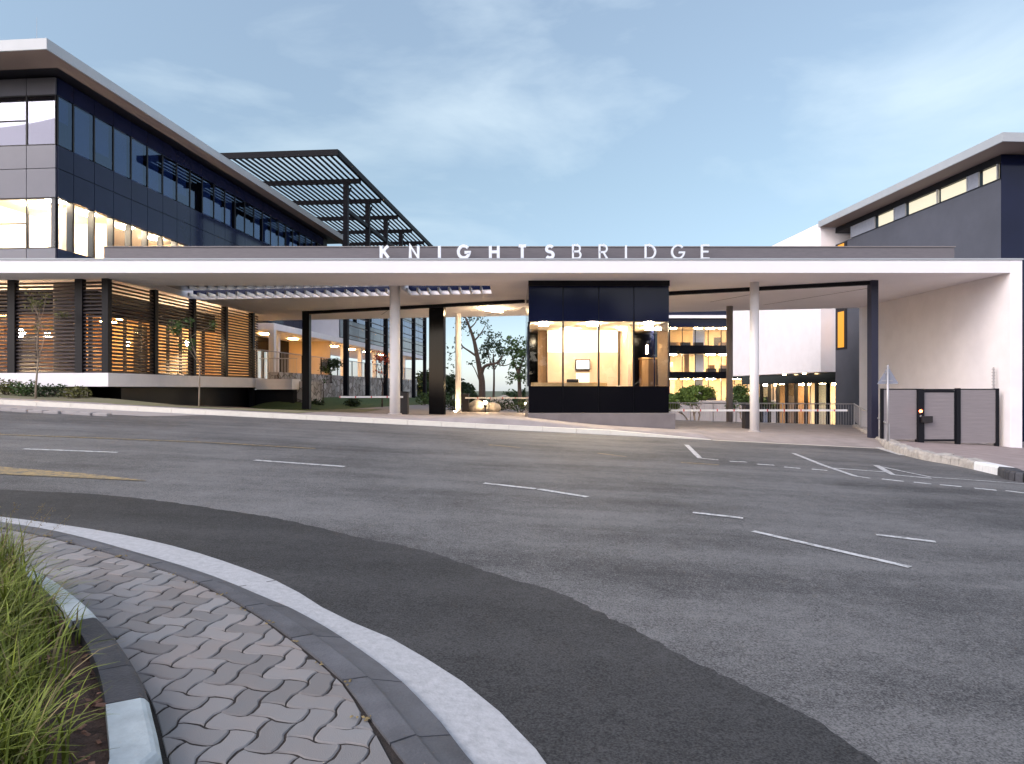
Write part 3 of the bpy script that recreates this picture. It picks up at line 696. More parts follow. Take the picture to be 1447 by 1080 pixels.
# letters on the roof edge
sign = thing('entrance_sign', 'spaced metal letters reading KNIGHTSBRIDGE standing on the canopy edge', 'sign', (0, 21.55, CZ1+.05))
LH = za(346.5,21.55)-za(367.5,21.55)
def arc2(cx, cy, rx, ry, a0, a1, n=14): return [(cx+rx*math.cos(R(a0+(a1-a0)*i/n)), cy+ry*math.sin(R(a0+(a1-a0)*i/n))) for i in range(n+1)]
GLY = {
 'K': [[(0,0),(0,1)],[(.58,1),(.02,.40)],[(.20,.56),(.62,0)]],
 'N': [[(0,0),(0,1),(.66,0),(.66,1)]],
 'I': [[(0,0),(0,1)]],
 'G': [arc2(.46,.5,.46,.5,42,345)+[(.92,.46),(.52,.46)]],
 'H': [[(0,0),(0,1)],[(.66,0),(.66,1)],[(0,.5),(.66,.5)]],
 'T': [[(0,1),(.62,1)],[(.31,0),(.31,1)]],
 'S': [arc2(.30,.75,.27,.25,30,250)[:-1]+arc2(.30,.25,.29,.25,80,-150)],
 'B': [[(0,0),(0,1),(.30,1)]+arc2(.30,.765,.235,.235,90,-90)+[(0,.53)],[(.30,.53)]+arc2(.32,.265,.265,.265,90,-90)+[(0,0)]],
 'R': [[(0,0),(0,1),(.30,1)]+arc2(.30,.74,.26,.26,90,-90)+[(0,.48)],[(.28,.48),(.58,0)]],
 'D': [[(0,0),(0,1),(.24,1)]+arc2(.24,.5,.5,.5,90,-90)+[(0,0)]],
 'E': [[(.56,1),(0,1),(0,0),(.56,0)],[(0,.52),(.48,.52)]],
}
def ribbon(mb, pts, wd, y0, y1):
    P = [Vector((p[0],p[1])) for p in pts]; n = len(P); Lf = []; Rt = []
    for i in range(n):
        d0 = (P[i]-P[i-1]).normalized() if i else None; d1 = (P[i+1]-P[i]).normalized() if i < n-1 else None
        a = d0 or d1; b = d1 or d0
        n0 = Vector((-a.y,a.x)); n1 = Vector((-b.y,b.x)); mm = (n0+n1)
        if mm.length < .2: mm = n0
        mm.normalize(); k = min(2.2, 1/max(.3, mm.dot(n0)))
        Lf.append(P[i]+mm*wd/2*k); Rt.append(P[i]-mm*wd/2*k)
    vs_ = [(p.x,y0,p.y) for p in Lf]+[(p.x,y0,p.y) for p in Rt]+[(p.x,y1,p.y) for p in Lf]+[(p.x,y1,p.y) for p in Rt]
    fs = []
    for i in range(n-1):
        fs += [(i,i+1,n+i+1,n+i),(2*n+i+1,2*n+i,3*n+i,3*n+i+1),(i+1,i,2*n+i,2*n+i+1),(n+i,n+i+1,3*n+i+1,3*n+i)]
    fs += [(0,n,3*n,2*n),(n-1,2*n-1+0,4*n-1,3*n-1)]
    mb.add(vs_, fs)
for k, (ch_, cx_) in enumerate(zip('KNIGHTSBRIDGE', (544,585.5,621,655.5,698.5,738,777,815,852.5,884.5,919,958,997))):
    wd = .092 if k < 7 else .056
    st = [[(p[0]*(LH-wd), p[1]*(LH-wd)) for p in s_] for s_ in GLY[ch_]]
    xs_ = [p[0] for s_ in st for p in s_]; mid_ = (min(xs_)+max(xs_))/2; X = xa(cx_, 21.55)
    mb = MB()
    for q, s_ in enumerate(st):
        dy = .0016*q
        ribbon(mb, [(X+p[0]-mid_, CZ1+.05+wd/2+p[1]) for p in s_], wd, 21.51-dy, 21.60+dy)
    mb.build('letter', 'letter_metal', sign)

# ---------------------------------------------------------------- guard house in the middle
GY = 23.0; GX0, GX1 = xa(747,GY), xa(945.5,GY); GYB = 28.2
gz = za(583.5,GY); zs, zh, zt = za(545,GY), za(455.5,GY), CZ0-.002
guard = thing('guardhouse', 'dark glass guardhouse with a brightly lit room under the canopy', 'guardhouse', ((GX0+GX1)/2, 25.5, gz))
gx = [GX0, xa(795.5,GY), xa(846,GY), xa(895.5,GY), GX1]
MB().box(GX0-.02,GX1+.12,GY-.40,GYB+.3,-.4,gz-.004).build('plinth','plinth_grey',guard,bevel=.015)
for i in range(4):
    MB().box(gx[i]+.012,gx[i+1]-.012,GY-.03,GY+.02,gz+.02,zs-.02).build('base_panel','black_panel',guard,bevel=.004)
    MB().box(gx[i]+.012,gx[i+1]-.012,GY-.03,GY+.02,zh+.02,za(404.5,GY)).build('upper_panel','navy_panel',guard,bevel=.004)
    MB().box(gx[i]+.03,gx[i+1]-.03,GY-.012,GY-.004,zs,zh).build('window','clear_glass',guard)
MB().box(GX0-.01,GX1+.01,GY-.05,GY+.05,za(404.5,GY)+.006,zt).build('top_band','black_steel',guard)
for i in range(5):
    MB().box(gx[i]-.028,gx[i]+.028,GY-.022,GY+.05,zs-.03,zh+.01).build('mullion','black_steel',guard)
bk = MB(); bk.box(GX0+.01,GX1-.01,GY+.021,GY+.12,gz,zs-.021); bk.box(GX0+.01,GX1-.01,GY+.021,GY+.12,zh+.021,zt-.01); bk.build('wall','black_steel',guard)
for sx, x0, x1 in ((-1,GX0,GX0+.06),(1,GX1-.06,GX1)):
    sm = MB(); sm.box(x0,x1,GY+.121,GYB,gz,zs-.02); sm.box(x0,x1,GY+.121,GYB,zh+.02,zt-.01); sm.box(x0,x1,GY+2.2,GYB-.001,zs-.019,zh+.019); sm.build('side_wall','navy_panel',guard)
    MB().box((x0+x1)/2-.005,(x0+x1)/2+.005,GY+.06,GY+2.19,zs-.019,zh+.019).build('side_window','clear_glass',guard)
MB().box(GX0+.061,GX1-.061,GYB-.12,GYB-.001,gz,zt-.01).build('rear_wall','black_panel',guard)
# room inside
ry = GY+3.3
MB().box(GX0+.07,GX1-.07,GY+.13,GYB-.13,gz+.001,gz+.05).build('floor','carpet',guard)
MB().box(GX0+.07,GX1-.07,GY+.13,GYB-.13,zh+.03,zh+.09).build('ceiling','pale_wall',guard)
zw = za(498,ry)
MB().box(gx[1]-.35,gx[3]-.02,ry,ry+.1,zw,zh+.025).build('inner_wall','pale_wall',guard)
MB().box(gx[1]-.35,gx[3]-.02,ry-.02,ry+.1,gz+.055,zw-.003).build('wainscot','beige_wall',guard)
MB().box(gx[3]+.06,gx[3]+.16,GY+1.5,GYB-.14,gz+.055,zh+.025).build('inner_wall','beige_wall',guard)
MB().box(gx[3]+.165,GX1-.5,ry+.5,ry+.6,gz+.055,zh+.025).build('inner_wall','warm_wall',guard)
MB().box(GX0+.45,gx[1]-.36,ry+.3,ry+.4,gz+.055,zh+.025).build('inner_wall','timber_wall',guard)
for px, yy, r_ in ((768,GY+.75,.16),(838,GY+.7,.20),(917,GY+.75,.15),(917,GY+2.4,.12),(880,GY+2.3,.14),(805,GY+2.6,.14)):
    x = xa(px,yy); m_ = MB(); m_.tube((x,yy,zh-.05),(x,yy,zh+.028),r_,r_,n=16); m_.build('ceiling_lamp','lamp_bright',guard)
desk = thing('reception_desk','curved pale timber reception desk inside the guardhouse windows','desk',(gx[1],GY+1.2,gz+.05))
dm = MB(); cxd, cyd = gx[1]+.15, GY+1.55; ptsO = [(cxd+1.55*math.cos(R(a)), cyd+1.05*math.sin(R(a))) for a in range(-178,5,14)]; ptsI = [(cxd+1.1*math.cos(R(a)), cyd+.62*math.sin(R(a))) for a in range(-178,5,14)]
ptsO = [(max(p[0],GX0+.12),p[1]) for p in ptsO]
for i in range(len(ptsO)-1):
    dm.prism([ptsO[i],ptsO[i+1],ptsI[i+1],ptsI[i]], zs+.06, zs+.11)
dm.build('counter','desk_wood',desk)
dm = MB()
for i in range(len(ptsO)-1): dm.prism([ptsO[i],ptsO[i+1],((ptsO[i+1][0]+ptsI[i+1][0])/2,(ptsO[i+1][1]+ptsI[i+1][1])/2),((ptsO[i][0]+ptsI[i][0])/2,(ptsO[i][1]+ptsI[i][1])/2)], gz+.052, zs+.058)
dm.build('front_panel','desk_wood',desk)
mon = thing('monitor','small black framed screen on the beige guardhouse wall','monitor',(xa(824,ry-.1),ry-.1,za(525,ry)))
mp0, mp1 = at(813,523,ry-.1), at(834,508,ry-.1)
MB().box(mp0.x,mp1.x,ry-.14,ry-.03,mp0.z,mp1.z).build('case','black_steel',mon,bevel=.01)
MB().box(mp0.x+.04,mp1.x-.04,ry-.147,ry-.142,mp0.z+.04,mp1.z-.04).build('screen','screen',mon)
ns = thing('notice_sheet','white sheet pinned below the guardhouse screen','notice',(xa(823,ry),ry-.03,za(538,ry)))
a0, a1 = at(814,541,ry-.05), at(833,527,ry-.05)
MB().box(a0.x,a1.x,ry-.06,ry-.03,a0.z,a1.z).build('sheet','paper',ns)
cb = thing('cabinet','brown cabinet against the right inner wall of the guardhouse','cabinet',(xa(913,ry),ry+.2,gz+.05))
c0, c1 = at(905,560,ry+.2), at(926,508,ry+.2)
MB().box(c0.x,c1.x,ry-.1,ry+.45,gz+.052,c1.z).build('body','timber_wall',cb,bevel=.01); MB().box(c0.x-.03,c1.x+.03,ry-.13,ry+.47,c1.z+.002,c1.z+.05).build('top','desk_wood',cb,bevel=.01)
tl = thing('table_lamp','small lit lamp with a square shade on the cabinet','lamp',(xa(918,ry+.2),ry+.15,c1.z+.05))
tx0, tz0 = xa(918,ry+.2), c1.z+.05
MB().tube((tx0,ry+.15,tz0),(tx0,ry+.15,tz0+.16),.05,.02).build('stand','black_steel',tl); MB().box(tx0-.13,tx0+.13,ry+.03,ry+.27,tz0+.16,tz0+.5).build('shade','lamp_warm',tl)
ex = thing('office_chair','black high backed chair behind the curved desk','chair',(xa(810,GY+1.9),GY+1.9,gz+.05))
ox, oy, oz = ex.location
MB().box(ox-.24,ox+.24,oy-.22,oy+.22,oz+.44,oz+.52).build('seat','black_steel',ex,bevel=.03); MB().box(ox-.22,ox+.22,oy+.2,oy+.27,oz+.55,oz+1.12).build('backrest','black_steel',ex,bevel=.03)
cbm = MB(); cbm.tube((ox,oy,oz+.08),(ox,oy,oz+.44),.03); 
for k in range(5):
    a = R(72*k); cbm.bar((ox,oy,oz+.09),(ox+.28*math.cos(a),oy+.28*math.sin(a),oz+.03),.04,.03)
cbm.build('base','black_steel',ex)

# ---------------------------------------------------------------- office building at left
LB = Frame(-16.34, 24.5, 5.2)
office = thing('office_building', 'large dark glass office building at left with louvred ground floor and overhanging white roof', 'building', LB((-6,10,0)))
LEN = 27.0
Z = [5.66, 6.66, 8.47, 9.52, 10.36, 12.15, 12.80]
fm = lambda: MB(LB)
# structure behind the skin: floor plates and core
for a, b in ((6.15,6.60),(8.60,10.30),(12.2,12.75)):
    m_ = fm(); m_.box(-14,-.14,.14,LEN-.1,a,b); m_.build('floor_plate','pale_wall',office)
m_ = fm(); m_.box(-14,-6.2,5.5,LEN-.2,6.61,8.59); m_.build('inner_wall','warm_wall',office)
m_ = fm(); m_.box(-14,-5.2,5.0,LEN-.2,10.31,12.19); m_.build('inner_wall','beige_wall',office)
m_ = fm(); m_.box(-14,-.16,.15,LEN-.12,6.601,6.62); m_.build('carpet','carpet',office)
# front (facing the street)
fx = [0,-1.12,-2.75,-4.4,-6.05,-7.7,-9.35,-11,-12.65]
def cladding(u0, u1, z0, z1, m): mb = fm(); mb.box(u0+.012,u1-.012,-.05,.02,z0+.012,z1-.012); mb.build('cladding_panel', m, office)
for k in range(len(fx)-1):
    u1, u0 = fx[k], fx[k+1]
    for z0, z1 in ((Z[0],Z[1]),(Z[2],Z[3]),(Z[3],Z[4]),(Z[5],Z[6]-.02)): cladding(u0,u1,z0,z1,'grey_panel')
    for z0, z1, g_ in ((Z[1],Z[2],'clear_glass'),(Z[4],Z[5],'blue_glass')):
        mb = fm(); mb.box(u0+.03,u1-.03,-.02,-.008,z0+.03,z1-.03); win = mb.build('window', g_, office)
        fr = fm(); fr.box(u0,u0+.03,-.045,.06,z0,z1); fr.box(u1-.03,u1,-.045,.06,z0,z1); fr.box(u0+.031,u1-.031,-.045,.06,z0,z0+.03); fr.box(u0+.031,u1-.031,-.045,.06,z1-.03,z1)
        if k == 1: fr.box(u0+.031,u1-.031,-.045,.06,(z0+z1)/2-.02,(z0+z1)/2+.02)
        fr.build('frame','black_steel',win)
    mb = fm(); mb.box(u0+.06,u1-.06,.10,.11,Z[4]+(.05 if k%2 else .5),Z[5]-.05); mb.build('blind','grey_blind',office)
# long side with the narrow windows
vx = [0,.78]+[.78+1.1*i for i in range(1,24)]
for k in range(len(vx)-1):
    v0, v1 = vx[k], vx[k+1]
    for z0, z1 in ((Z[0],Z[1]),(Z[2],Z[3]),(Z[3],Z[4]),(Z[5],Z[6]-.02)):
        mb = fm(); mb.box(-.02,.05,v0+.012,v1-.012,z0+.012,z1-.012); mb.build('cladding_panel','navy_panel',office)
    for z0, z1, g_ in ((Z[1],Z[2],'tinted_glass' if k>7 else 'clear_glass'),(Z[4],Z[5],'mirror_glass')):
        mb = fm(); mb.box(.008,.02,v0+.03,v1-.03,z0+.03,z1-.03); win = mb.build('window', g_, office)
        fr = fm(); fr.box(-.22,.045,v0-.03 if k else .001,v0+.045,z0,z1); fr.build('frame','black_steel',win)
    if k not in (8,12,13): mb = fm(); mb.box(-.13,-.12,v0+.09,v1-.06,Z[4]+.06+(.45 if k%5==2 else 0)+(.9 if k==0 else 0),Z[5]-.04); mb.build('blind','blind',office)
bk = fm(); bk.box(-.12,-.021,.02,LEN,Z[0],Z[1]); bk.box(-.12,-.021,.02,LEN,Z[2],Z[4]); bk.box(-.12,-.021,.02,LEN,Z[5],Z[6]); bk.box(-14,-.121,.021,.13,Z[0],Z[1]); bk.box(-14,-.121,.021,.13,Z[2],Z[4]); bk.box(-14,-.121,.021,.13,Z[5],Z[6]-.001)
bk.build('wall','black_steel',office)
m_ = fm(); m_.box(-14,-.13,LEN-.09,LEN,5.66,12.75); m_.box(-14.1,-14.001,.13,LEN,5.66,12.75); m_.build('rear_wall','dark_render',office)
# lit first floor ceiling lamps and a few partitions
for u, v in ((-.6,.7),(-1.9,1.2),(-4.2,1.4),(-.75,2.6),(-.75,4.8),(-.8,7.0),(-2.4,3.2),(-.8,9.4),(-.8,12),(-.8,15),(-.8,19)):
    m_ = fm(); m_.box(u-.22,u+.22,v-.22,v+.22,8.52,8.598); m_.build('ceiling_lamp','lamp_bright' if v < 8 else 'lamp_office',office)
m_ = fm(); m_.box(-1.55,-1.0,1.5,2.1,6.62,8.598); m_.build('inner_column','concrete',office)
m_ = fm(); m_.box(-3.4,-3.3,1.0,5.4,6.62,8.598); m_.build('inner_wall','pale_wall',office)
for v in (4.2,8.6,13.0,17.4): m_ = fm(); m_.box(-6.1,-.9,v,v+.1,6.62,8.598); m_.build('inner_wall','warm_wall',office)
# roof
RX, RV = 1.2, -1.92
m_ = fm(); m_.box(-15.5,RX-.06,RV+.06,LEN+1.5,12.86,13.12); rf = m_.build('roof','roof_metal',office)
m_ = fm(); m_.box(-15.5,RX,RV,RV+.055,12.80,13.16); m_.box(RX-.055,RX,RV+.056,LEN+1.5,12.80,13.16); m_.build('fascia','roof_metal',rf)
m_ = fm(); m_.box(-15.5,RX-.058,RV+.058,RV+1.28,12.81,12.855); m_.box(RX-.66,RX-.058,RV+1.281,LEN+1.5,12.81,12.855); m_.build('soffit','brown_soffit',rf)
m_ = fm(); m_.box(-15.5,RX-.662,RV+1.282,LEN+1.4,12.815,12.85); m_.build('inner_soffit','black_steel',rf)
m_ = fm(); m_.tube((.5,-1.5,13.15),(.5,-1.5,14.1),.008,.004,n=6); m_.build('lightning_rod','galvanised',rf)

# ground floor behind louvre screens
LS = Frame(-13.4, 22.6, 5.2); ls = lambda: MB(LS)
ZS0, ZS1 = 1.68, 2.13
m_ = ls(); m_.prism([(-12,-.25),(.22,-.25),(.22,11.2),(-12,11.2)],ZS0,ZS1); m_.build('floor_slab','white_render',office,bevel=.01)
m_ = ls(); m_.box(-11.5,-.35,1.2,11.0,.2,ZS0-.001); m_.build('plinth_wall','black_steel',office)
m_ = ls(); m_.box(-12,-.9,.1,.3,1.0,ZS0-.001); m_.build('plinth_wall','rough_stone',office)
def louvre_panel(par, p0, p1, z0, z1, pitch=.123, wd=.10, th=.034):
    mb = ls(); z = z0+.05; d = Vector((p1[0]-p0[0],p1[1]-p0[1],0)).normalized(); nn = Vector((d.y,-d.x,0))
    while z < z1-.02:
        a = Vector((p0[0],p0[1],z)); b = Vector((p1[0],p1[1],z)); q = nn*wd/2; up = Vector((0,0,th/2)); tl_ = Vector((0,0,.028))
        mb.add([tuple(a-q-up+tl_),tuple(b-q-up+tl_),tuple(b+q-up-tl_),tuple(a+q-up-tl_),tuple(a-q+up+tl_),tuple(b-q+up+tl_),tuple(b+q+up-tl_),tuple(a+q+up-tl_)],
               [(3,2,1,0),(4,5,6,7),(0,1,5,4),(1,2,6,5),(2,3,7,6),(3,0,4,7)])
        z += pitch
    return mb.build('louvre_panel','louvre',par)
pv_ = [0,2.55,5.1,7.65,10.2]
for a, b in zip(pv_, pv_[1:]): louvre_panel(office,(0,a+.02),(0,b+.02),ZS1,CZ0)
louvre_panel(office,(0,10.2),(0,10.75),ZS1,CZ0)
pf_ = [0,-.95,-3.35,-5.75,-8.15]
for a, b in zip(pf_, pf_[1:]): louvre_panel(office,(b-.02,.02),(a-.06,.02),ZS1,CZ0)
for v in pv_:
    m_ = ls(); m_.box(-.12,.10,v-.10,v+.10,ZS1-(2.2 if v==10.2 else 0),CZ0-.001); m_.build('screen_post','black_steel',office)
for u in pf_[1:]: m_ = ls(); m_.box(u-.13,u+.13,-.09,.11,ZS1,CZ0-.001); m_.build('screen_post','black_steel',office)
m_ = ls(); m_.tube((-2.35,1.2,ZS1),(-2.35,1.2,CZ0),.42,n=24); m_.build('column','concrete',office)
# glazing line inside the screens and the lit rooms behind it
GU, GV, ZH = -2.3, 2.3, 4.35
m_ = ls(); m_.box(-11,GU,GV,GV+.1,ZH,CZ0-.001); m_.box(GU-.1,GU,GV+.101,11.1,ZH,CZ0-.001); m_.build('header_panel','black_panel',office)
for k in range(9):
    v0 = GV+.05+k*.96; 
    m_ = ls(); m_.box(GU-.05,GU-.04,v0+.03,v0+.93,ZS1+.02,ZH-.02); win = m_.build('window','clear_glass',office)
    m_ = ls(); m_.box(GU-.10,GU+.02,v0-.04,v0+.029,ZS1,ZH-.001); m_.build('frame','black_steel',win)
for k in range(8):
    u0 = GU-.06-k*1.05
    m_ = ls(); m_.box(u0-1.02,u0-.04,GV+.04,GV+.05,ZS1+.02,ZH-.02); win = m_.build('window','clear_glass',office)
    m_ = ls(); m_.box(u0-.039,u0+.04,GV,GV+.10,ZS1,ZH-.001); m_.build('frame','black_steel',win)
m_ = ls(); m_.box(-11,GU-.11,GV+.11,11,ZH+.25,ZH+.32); m_.build('ceiling','timber_wall',office)
for q,(u,v,wv,zz_) in enumerate(((-5.9,3.1,.7,1.6),(-5.8,5.0,.5,2.3),(-5.7,6.3,.9,1.3),(-4.2,7.9,.25,2.3),(-8.4,5.0,.2,2.3),(-7.0,5.1,.15,1.2),(-9.8,4.9,.3,2.3))):
    m_ = ls(); m_.box(u-.25,u+.25,v,v+wv,ZS1+.001,ZS1+zz_); m_.build('partition',('bin_black','timber_wall','beige_wall')[q%3],office)
m_ = ls(); m_.box(-6.2,-6.1,5.4,11,ZS1,ZH+.24); m_.box(-11,-6.1,5.3,5.399,ZS1,ZH+.24); m_.build('inner_wall','timber_wall',office)
m_ = ls(); m_.box(-6.0,GU-.3,8.2,8.3,ZS1,ZH+.24); m_.build('inner_wall','warm_wall',office)
m_ = ls(); m_.box(-6.0,-3.0,10.9,11.0,ZS1,ZH+.24); m_.build('inner_wall','pale_wall',office)
m_ = ls(); m_.box(-11.2,-.3,11.02,11.2,ZS1,CZ0-.001); m_.build('end_wall','warm_wall',office)
for u, v in ((-3.2,3.4),(-4.8,4.2),(-7.4,3.8),(-9.5,3.8),(-3.4,5.8),(-5.0,7.0),(-3.6,9.6),(-4.9,10.2)):
    m_ = ls(); m_.box(u-.3,u+.3,v-.12,v+.12,ZH+.17,ZH+.249); m_.build('ceiling_lamp','lamp_amber',office)
# wall lamps between screen and glazing
for i, (u, v, zz) in enumerate(((-.95,6.4,3.55),(-4.55,1.7,3.62))):
    p = LS((u,v,zz)); wl = thing('wall_lamp', ('bright globe lamp glowing behind the louvres near the small tree','bright globe lamp glowing behind the louvres at the far left edge')[i], 'lamp', (p[0],p[1],ZS1), 'globe lamps behind the louvres')
    m_ = MB(); m_.tube((p[0],p[1],ZS1),(p[0],p[1],zz-.1),.03); m_.build('post','black_steel',wl)
    bm_ = MB(); n_ = 10
    for q in range(n_): 
        a0_, a1_ = math.pi*q/n_-math.pi/2, math.pi*(q+1)/n_-math.pi/2
        bm_.tube((p[0],p[1],zz+.14*math.sin(a0_)),(p[0],p[1],zz+.14*math.sin(a1_)),max(.002,.14*math.cos(a0_)),max(.002,.14*math.cos(a1_)),n=14,cap=False)
    bm_.build('globe','lamp_spot',wl)
# porch slab and colonnade behind the canopy
PF = Frame(-13.05, 37.4, 5.2); pf = lambda: MB(PF)
m_ = pf(); m_.box(-7,0,0,39,4.86,5.22); m_.build('porch_slab','white_render',office)
m_ = pf(); m_.box(-7,-.3,0,39,1.6,2.05); m_.build('porch_floor','concrete',office)
m_ = pf(); m_.box(-3.2,-3.1,0,9.2,3.95,4.859); m_.box(-3.2,-3.1,7.1,9.2,2.051,3.949); m_.build('porch_wall','black_panel',office)
for k in range(8):
    v0 = .1+k*.87
    m_ = pf(); m_.box(-3.16,-3.15,v0+.16,v0+.84,2.1,3.9); win = m_.build('window','clear_glass',office)
    m_ = pf(); m_.box(-3.22,-3.10,v0-.03,v0+.155,2.051,3.94); m_.build('frame','black_steel',win)
m_ = pf(); m_.box(-6.4,-6.3,0,9,2.051,4.85); m_.build('inner_wall','warm_wall',office)
m_ = pf(); m_.box(-3.1,-.2,9.2,9.3,2.051,4.859); m_.build('porch_wall','warm_wall',office)
for v in (1,3.2,5.4,7.6): m_ = pf(); m_.box(-4.6,-4.0,v-.2,v+.2,4.75,4.858); m_.build('ceiling_lamp','lamp_orange',office)
for v in (2.5,6.5,10.5,14,18,22,27,33): m_ = pf(); m_.box(-1.9,-1.4,v-.2,v+.2,4.80,4.858); m_.build('ceiling_lamp','lamp_orange',office)
for u, v in ((-.14,.16),(-1.0,2.6),(-.6,13.0),(-.6,17),(-.6,21),(-.6,25.5),(-.6,31)): m_ = pf(); m_.box(u-.15,u+.15,v-.15,v+.15,2.051,4.859); m_.build('column','column_white',office)
# glass volume over the rear of the porch
m_ = pf(); m_.box(-7,-.05,10.6,39,5.221,9.6); m_.build('rear_volume','black_steel',office)
for k in range(14):
    v0 = 10.6+k*2.02
    for z0, z1, mm_ in ((5.25,6.6,'grey_panel'),(6.6,8.2,'blue_glass'),(8.2,9.58,'grey_panel')):
        m_ = pf(); m_.box(-.045,.02,v0+.02,v0+2.0,z0+.015,z1-.015); m_.build('rear_panel',mm_,office)
m_ = pf(); m_.box(-2.2,-.05,10.5,10.595,5.221,9.6); m_.build('rear_panel','white_render',office)

# ---------------------------------------------------------------- pergola on tall posts
PG = Frame(-10.06, 41.4, 5.2); pg = lambda: MB(PG)
PZ = 14.45; pitch_ = 4.37
perg = thing('pergola', 'tall black steel pergola with slatted roof standing beside the left offices', 'pergola', PG((0,0,site_z(-10,41))))
U0, U1 = -6.3, 1.05
m_ = pg(); 
for k in range(21):
    u = U0+.1+k*(U1-U0-.35)/20
    m_.box(u-.05,u+.05,-4.25,22.3,PZ-.06,PZ+.02)
m_.build('slats','pergola_steel',perg)
m_ = pg(); m_.box(U0,U1,-4.42,-4.26,PZ-.2,PZ+.12); m_.build('edge_beam','pergola_steel',perg)
m_ = pg(); m_.box(U1-.14,U1+.02,-4.259,22.4,PZ-.2,PZ+.12); m_.build('edge_beam','pergola_steel',perg)
for k in range(6):
    v = k*pitch_
    m_ = pg(); m_.box(U0,U1-.141,v-.08,v+.08,PZ-.40,PZ-.131); m_.build('cross_beam','pergola_steel',perg)
    zb = site_z(*PG((0,v,0))[:2])-.1
    m_ = pg(); m_.box(-.14,.14,v-.14,v+.14,zb,PZ-.401); pst = m_.build('post','pergola_steel',perg)
    m_ = pg(); m_.bar((0,v,PZ-1.3),(.0,v+.9,PZ-.41),.09,.09); m_.build('brace','pergola_steel',pst)
m_ = pg(); m_.box(-.10,.10,.171,21.7,12.35,12.6)
m_.build('long_beam','pergola_steel',perg)
for k in range(5):
    m_ = pg()
    for z in (4.9,5.5,6.1,6.7,7.3,7.9): m_.box(-.035,.035,k*pitch_+.171,(k+1)*pitch_-.171,z,z+.05)
    m_.build('rail_set','louvre',perg)

# ---------------------------------------------------------------- building at right
RB = Frame(17.2, 24.0, -3.3); rb = lambda: MB(RB)
right = thing('office_building', 'dark rendered office building at right with lit clerestory windows and a white box wing', 'building', RB((5,12,-1)))
ZC0, ZC1 = 8.99, 9.58
m_ = rb(); m_.box(0,12,0,11,-1.5,ZC0); m_.build('wall','dark_render',right)
m_ = rb(); m_.box(-.015,12,-.015,0-.0005,-1.5,9.84); m_.build('front_wall','navy_panel',right)
m_ = rb(); m_.box(-.03,.05,-.01,9.5,ZC0+.001,ZC0+.03); m_.build('sill','black_steel',right)
segs = [(.35,1.55,1),(1.6,2.75,0),(2.8,5.0,1),(5.05,6.95,1),(7.0,7.85,0),(7.9,9.1,1),(9.15,11.0,0)]
segs = [(.22,1.05,1),(1.1,1.65,0),(1.7,3.3,1),(3.36,5.3,1),(5.36,6.1,0),(6.16,7.5,1),(7.6,9.6,0)]
for v0, v1, lit in segs:
    if lit:
        m_ = rb(); m_.box(.02,.03,v0,v1,ZC0+.035,ZC1); win = m_.build('window','clear_glass',right)
        m_ = rb(); m_.box(-.01,.06,v0-.05,v0-.001,ZC0+.031,ZC1); m_.build('frame','galvanised',win)
    else:
        m_ = rb(); m_.box(.0,.06,v0,v1,ZC0+.035,ZC1); m_.build('infill_panel','sign_back',right)
m_ = rb(); m_.box(.0,12,-.0,11,ZC1+.001,9.84); m_.build('wall','black_steel',right)
for v0, v1, lit in segs:
    if lit: m_ = rb(); m_.box(.12,.13,v0+.03,v1-.03,ZC0+.04,ZC1-.01); m_.build('blind','lit_blind',right)

m_ = rb(); m_.box(-.86,13,-1.14,10.97,9.90,10.1); rr = m_.build('roof','roof_metal',right)
m_ = rb(); m_.box(-.92,13,-1.2,-1.145,9.86,10.16); m_.box(-.92,-.865,-1.1449,10.97,9.86,10.16); m_.build('fascia','roof_metal',rr)
m_ = rb(); m_.box(-.86,13,-1.14,10.97,9.86,9.897); m_.build('soffit','brown_soffit',rr)
# white box wing
m_ = rb(); m_.box(-.78,8,11.0,23.2,2.48,10.12); m_.build('white_wing','white_render',right,bevel=.01)
m_ = rb(); m_.box(0,8,11.0,23.2,1.92,2.479); m_.build('header_panel','black_panel',right)
m_ = rb(); m_.box(-.02,.05,9.9,10.9,3.6,8.95); m_.build('slit_frame','black_steel',right)
m_ = rb(); m_.box(-.03,-.021,10.15,10.72,3.7,5.5); m_.build('slit_window','lamp_slit' if 'lamp_slit' in MAT else emit('lamp_slit',(1.0,.42,.03),.30),right)
m_ = rb(); m_.box(-.03,-.021,10.15,10.72,7.6,8.9); m_.build('slit_window','lamp_slit',right)
for k in range(10):
    v0 = 11.1+k*1.2
    m_ = rb(); m_.box(.30,.31,v0+.06,v0+1.12,-1.2,1.9); win = m_.build('window','tinted_glass' if k%3==1 else 'clear_glass',right)
    m_ = rb(); m_.box(.22,.40,v0-.06,v0+.055,-1.3,1.919); m_.build('frame','black_steel',win)
m_ = rb(); m_.box(5,5.1,11.0,23.2,-1.4,1.9); m_.build('inner_wall','warm_wall',right)
for k, v in enumerate((12.3,15.5,19.5)):
    m_ = rb(); m_.box(1.0,3.2,v,v+.12,-1.4,1.9); m_.build('inner_wall','pale_wall' if k%2 else 'timber_wall',right)
for u, v in ((1.4,13.2),(1.4,17),(1.5,20.6),(3.2,14.2),(3.2,18.6),(1.2,22.2)): m_ = rb(); m_.box(u-.25,u+.25,v-.25,v+.25,1.82,1.91); m_.build('ceiling_lamp','lamp_office',right)
for v in (13.6,16.0): m_ = rb(); m_.tube((-.35,v,2.42),(-.35,v,2.478),.09,n=12); m_.build('downlight','lamp_warm',right)

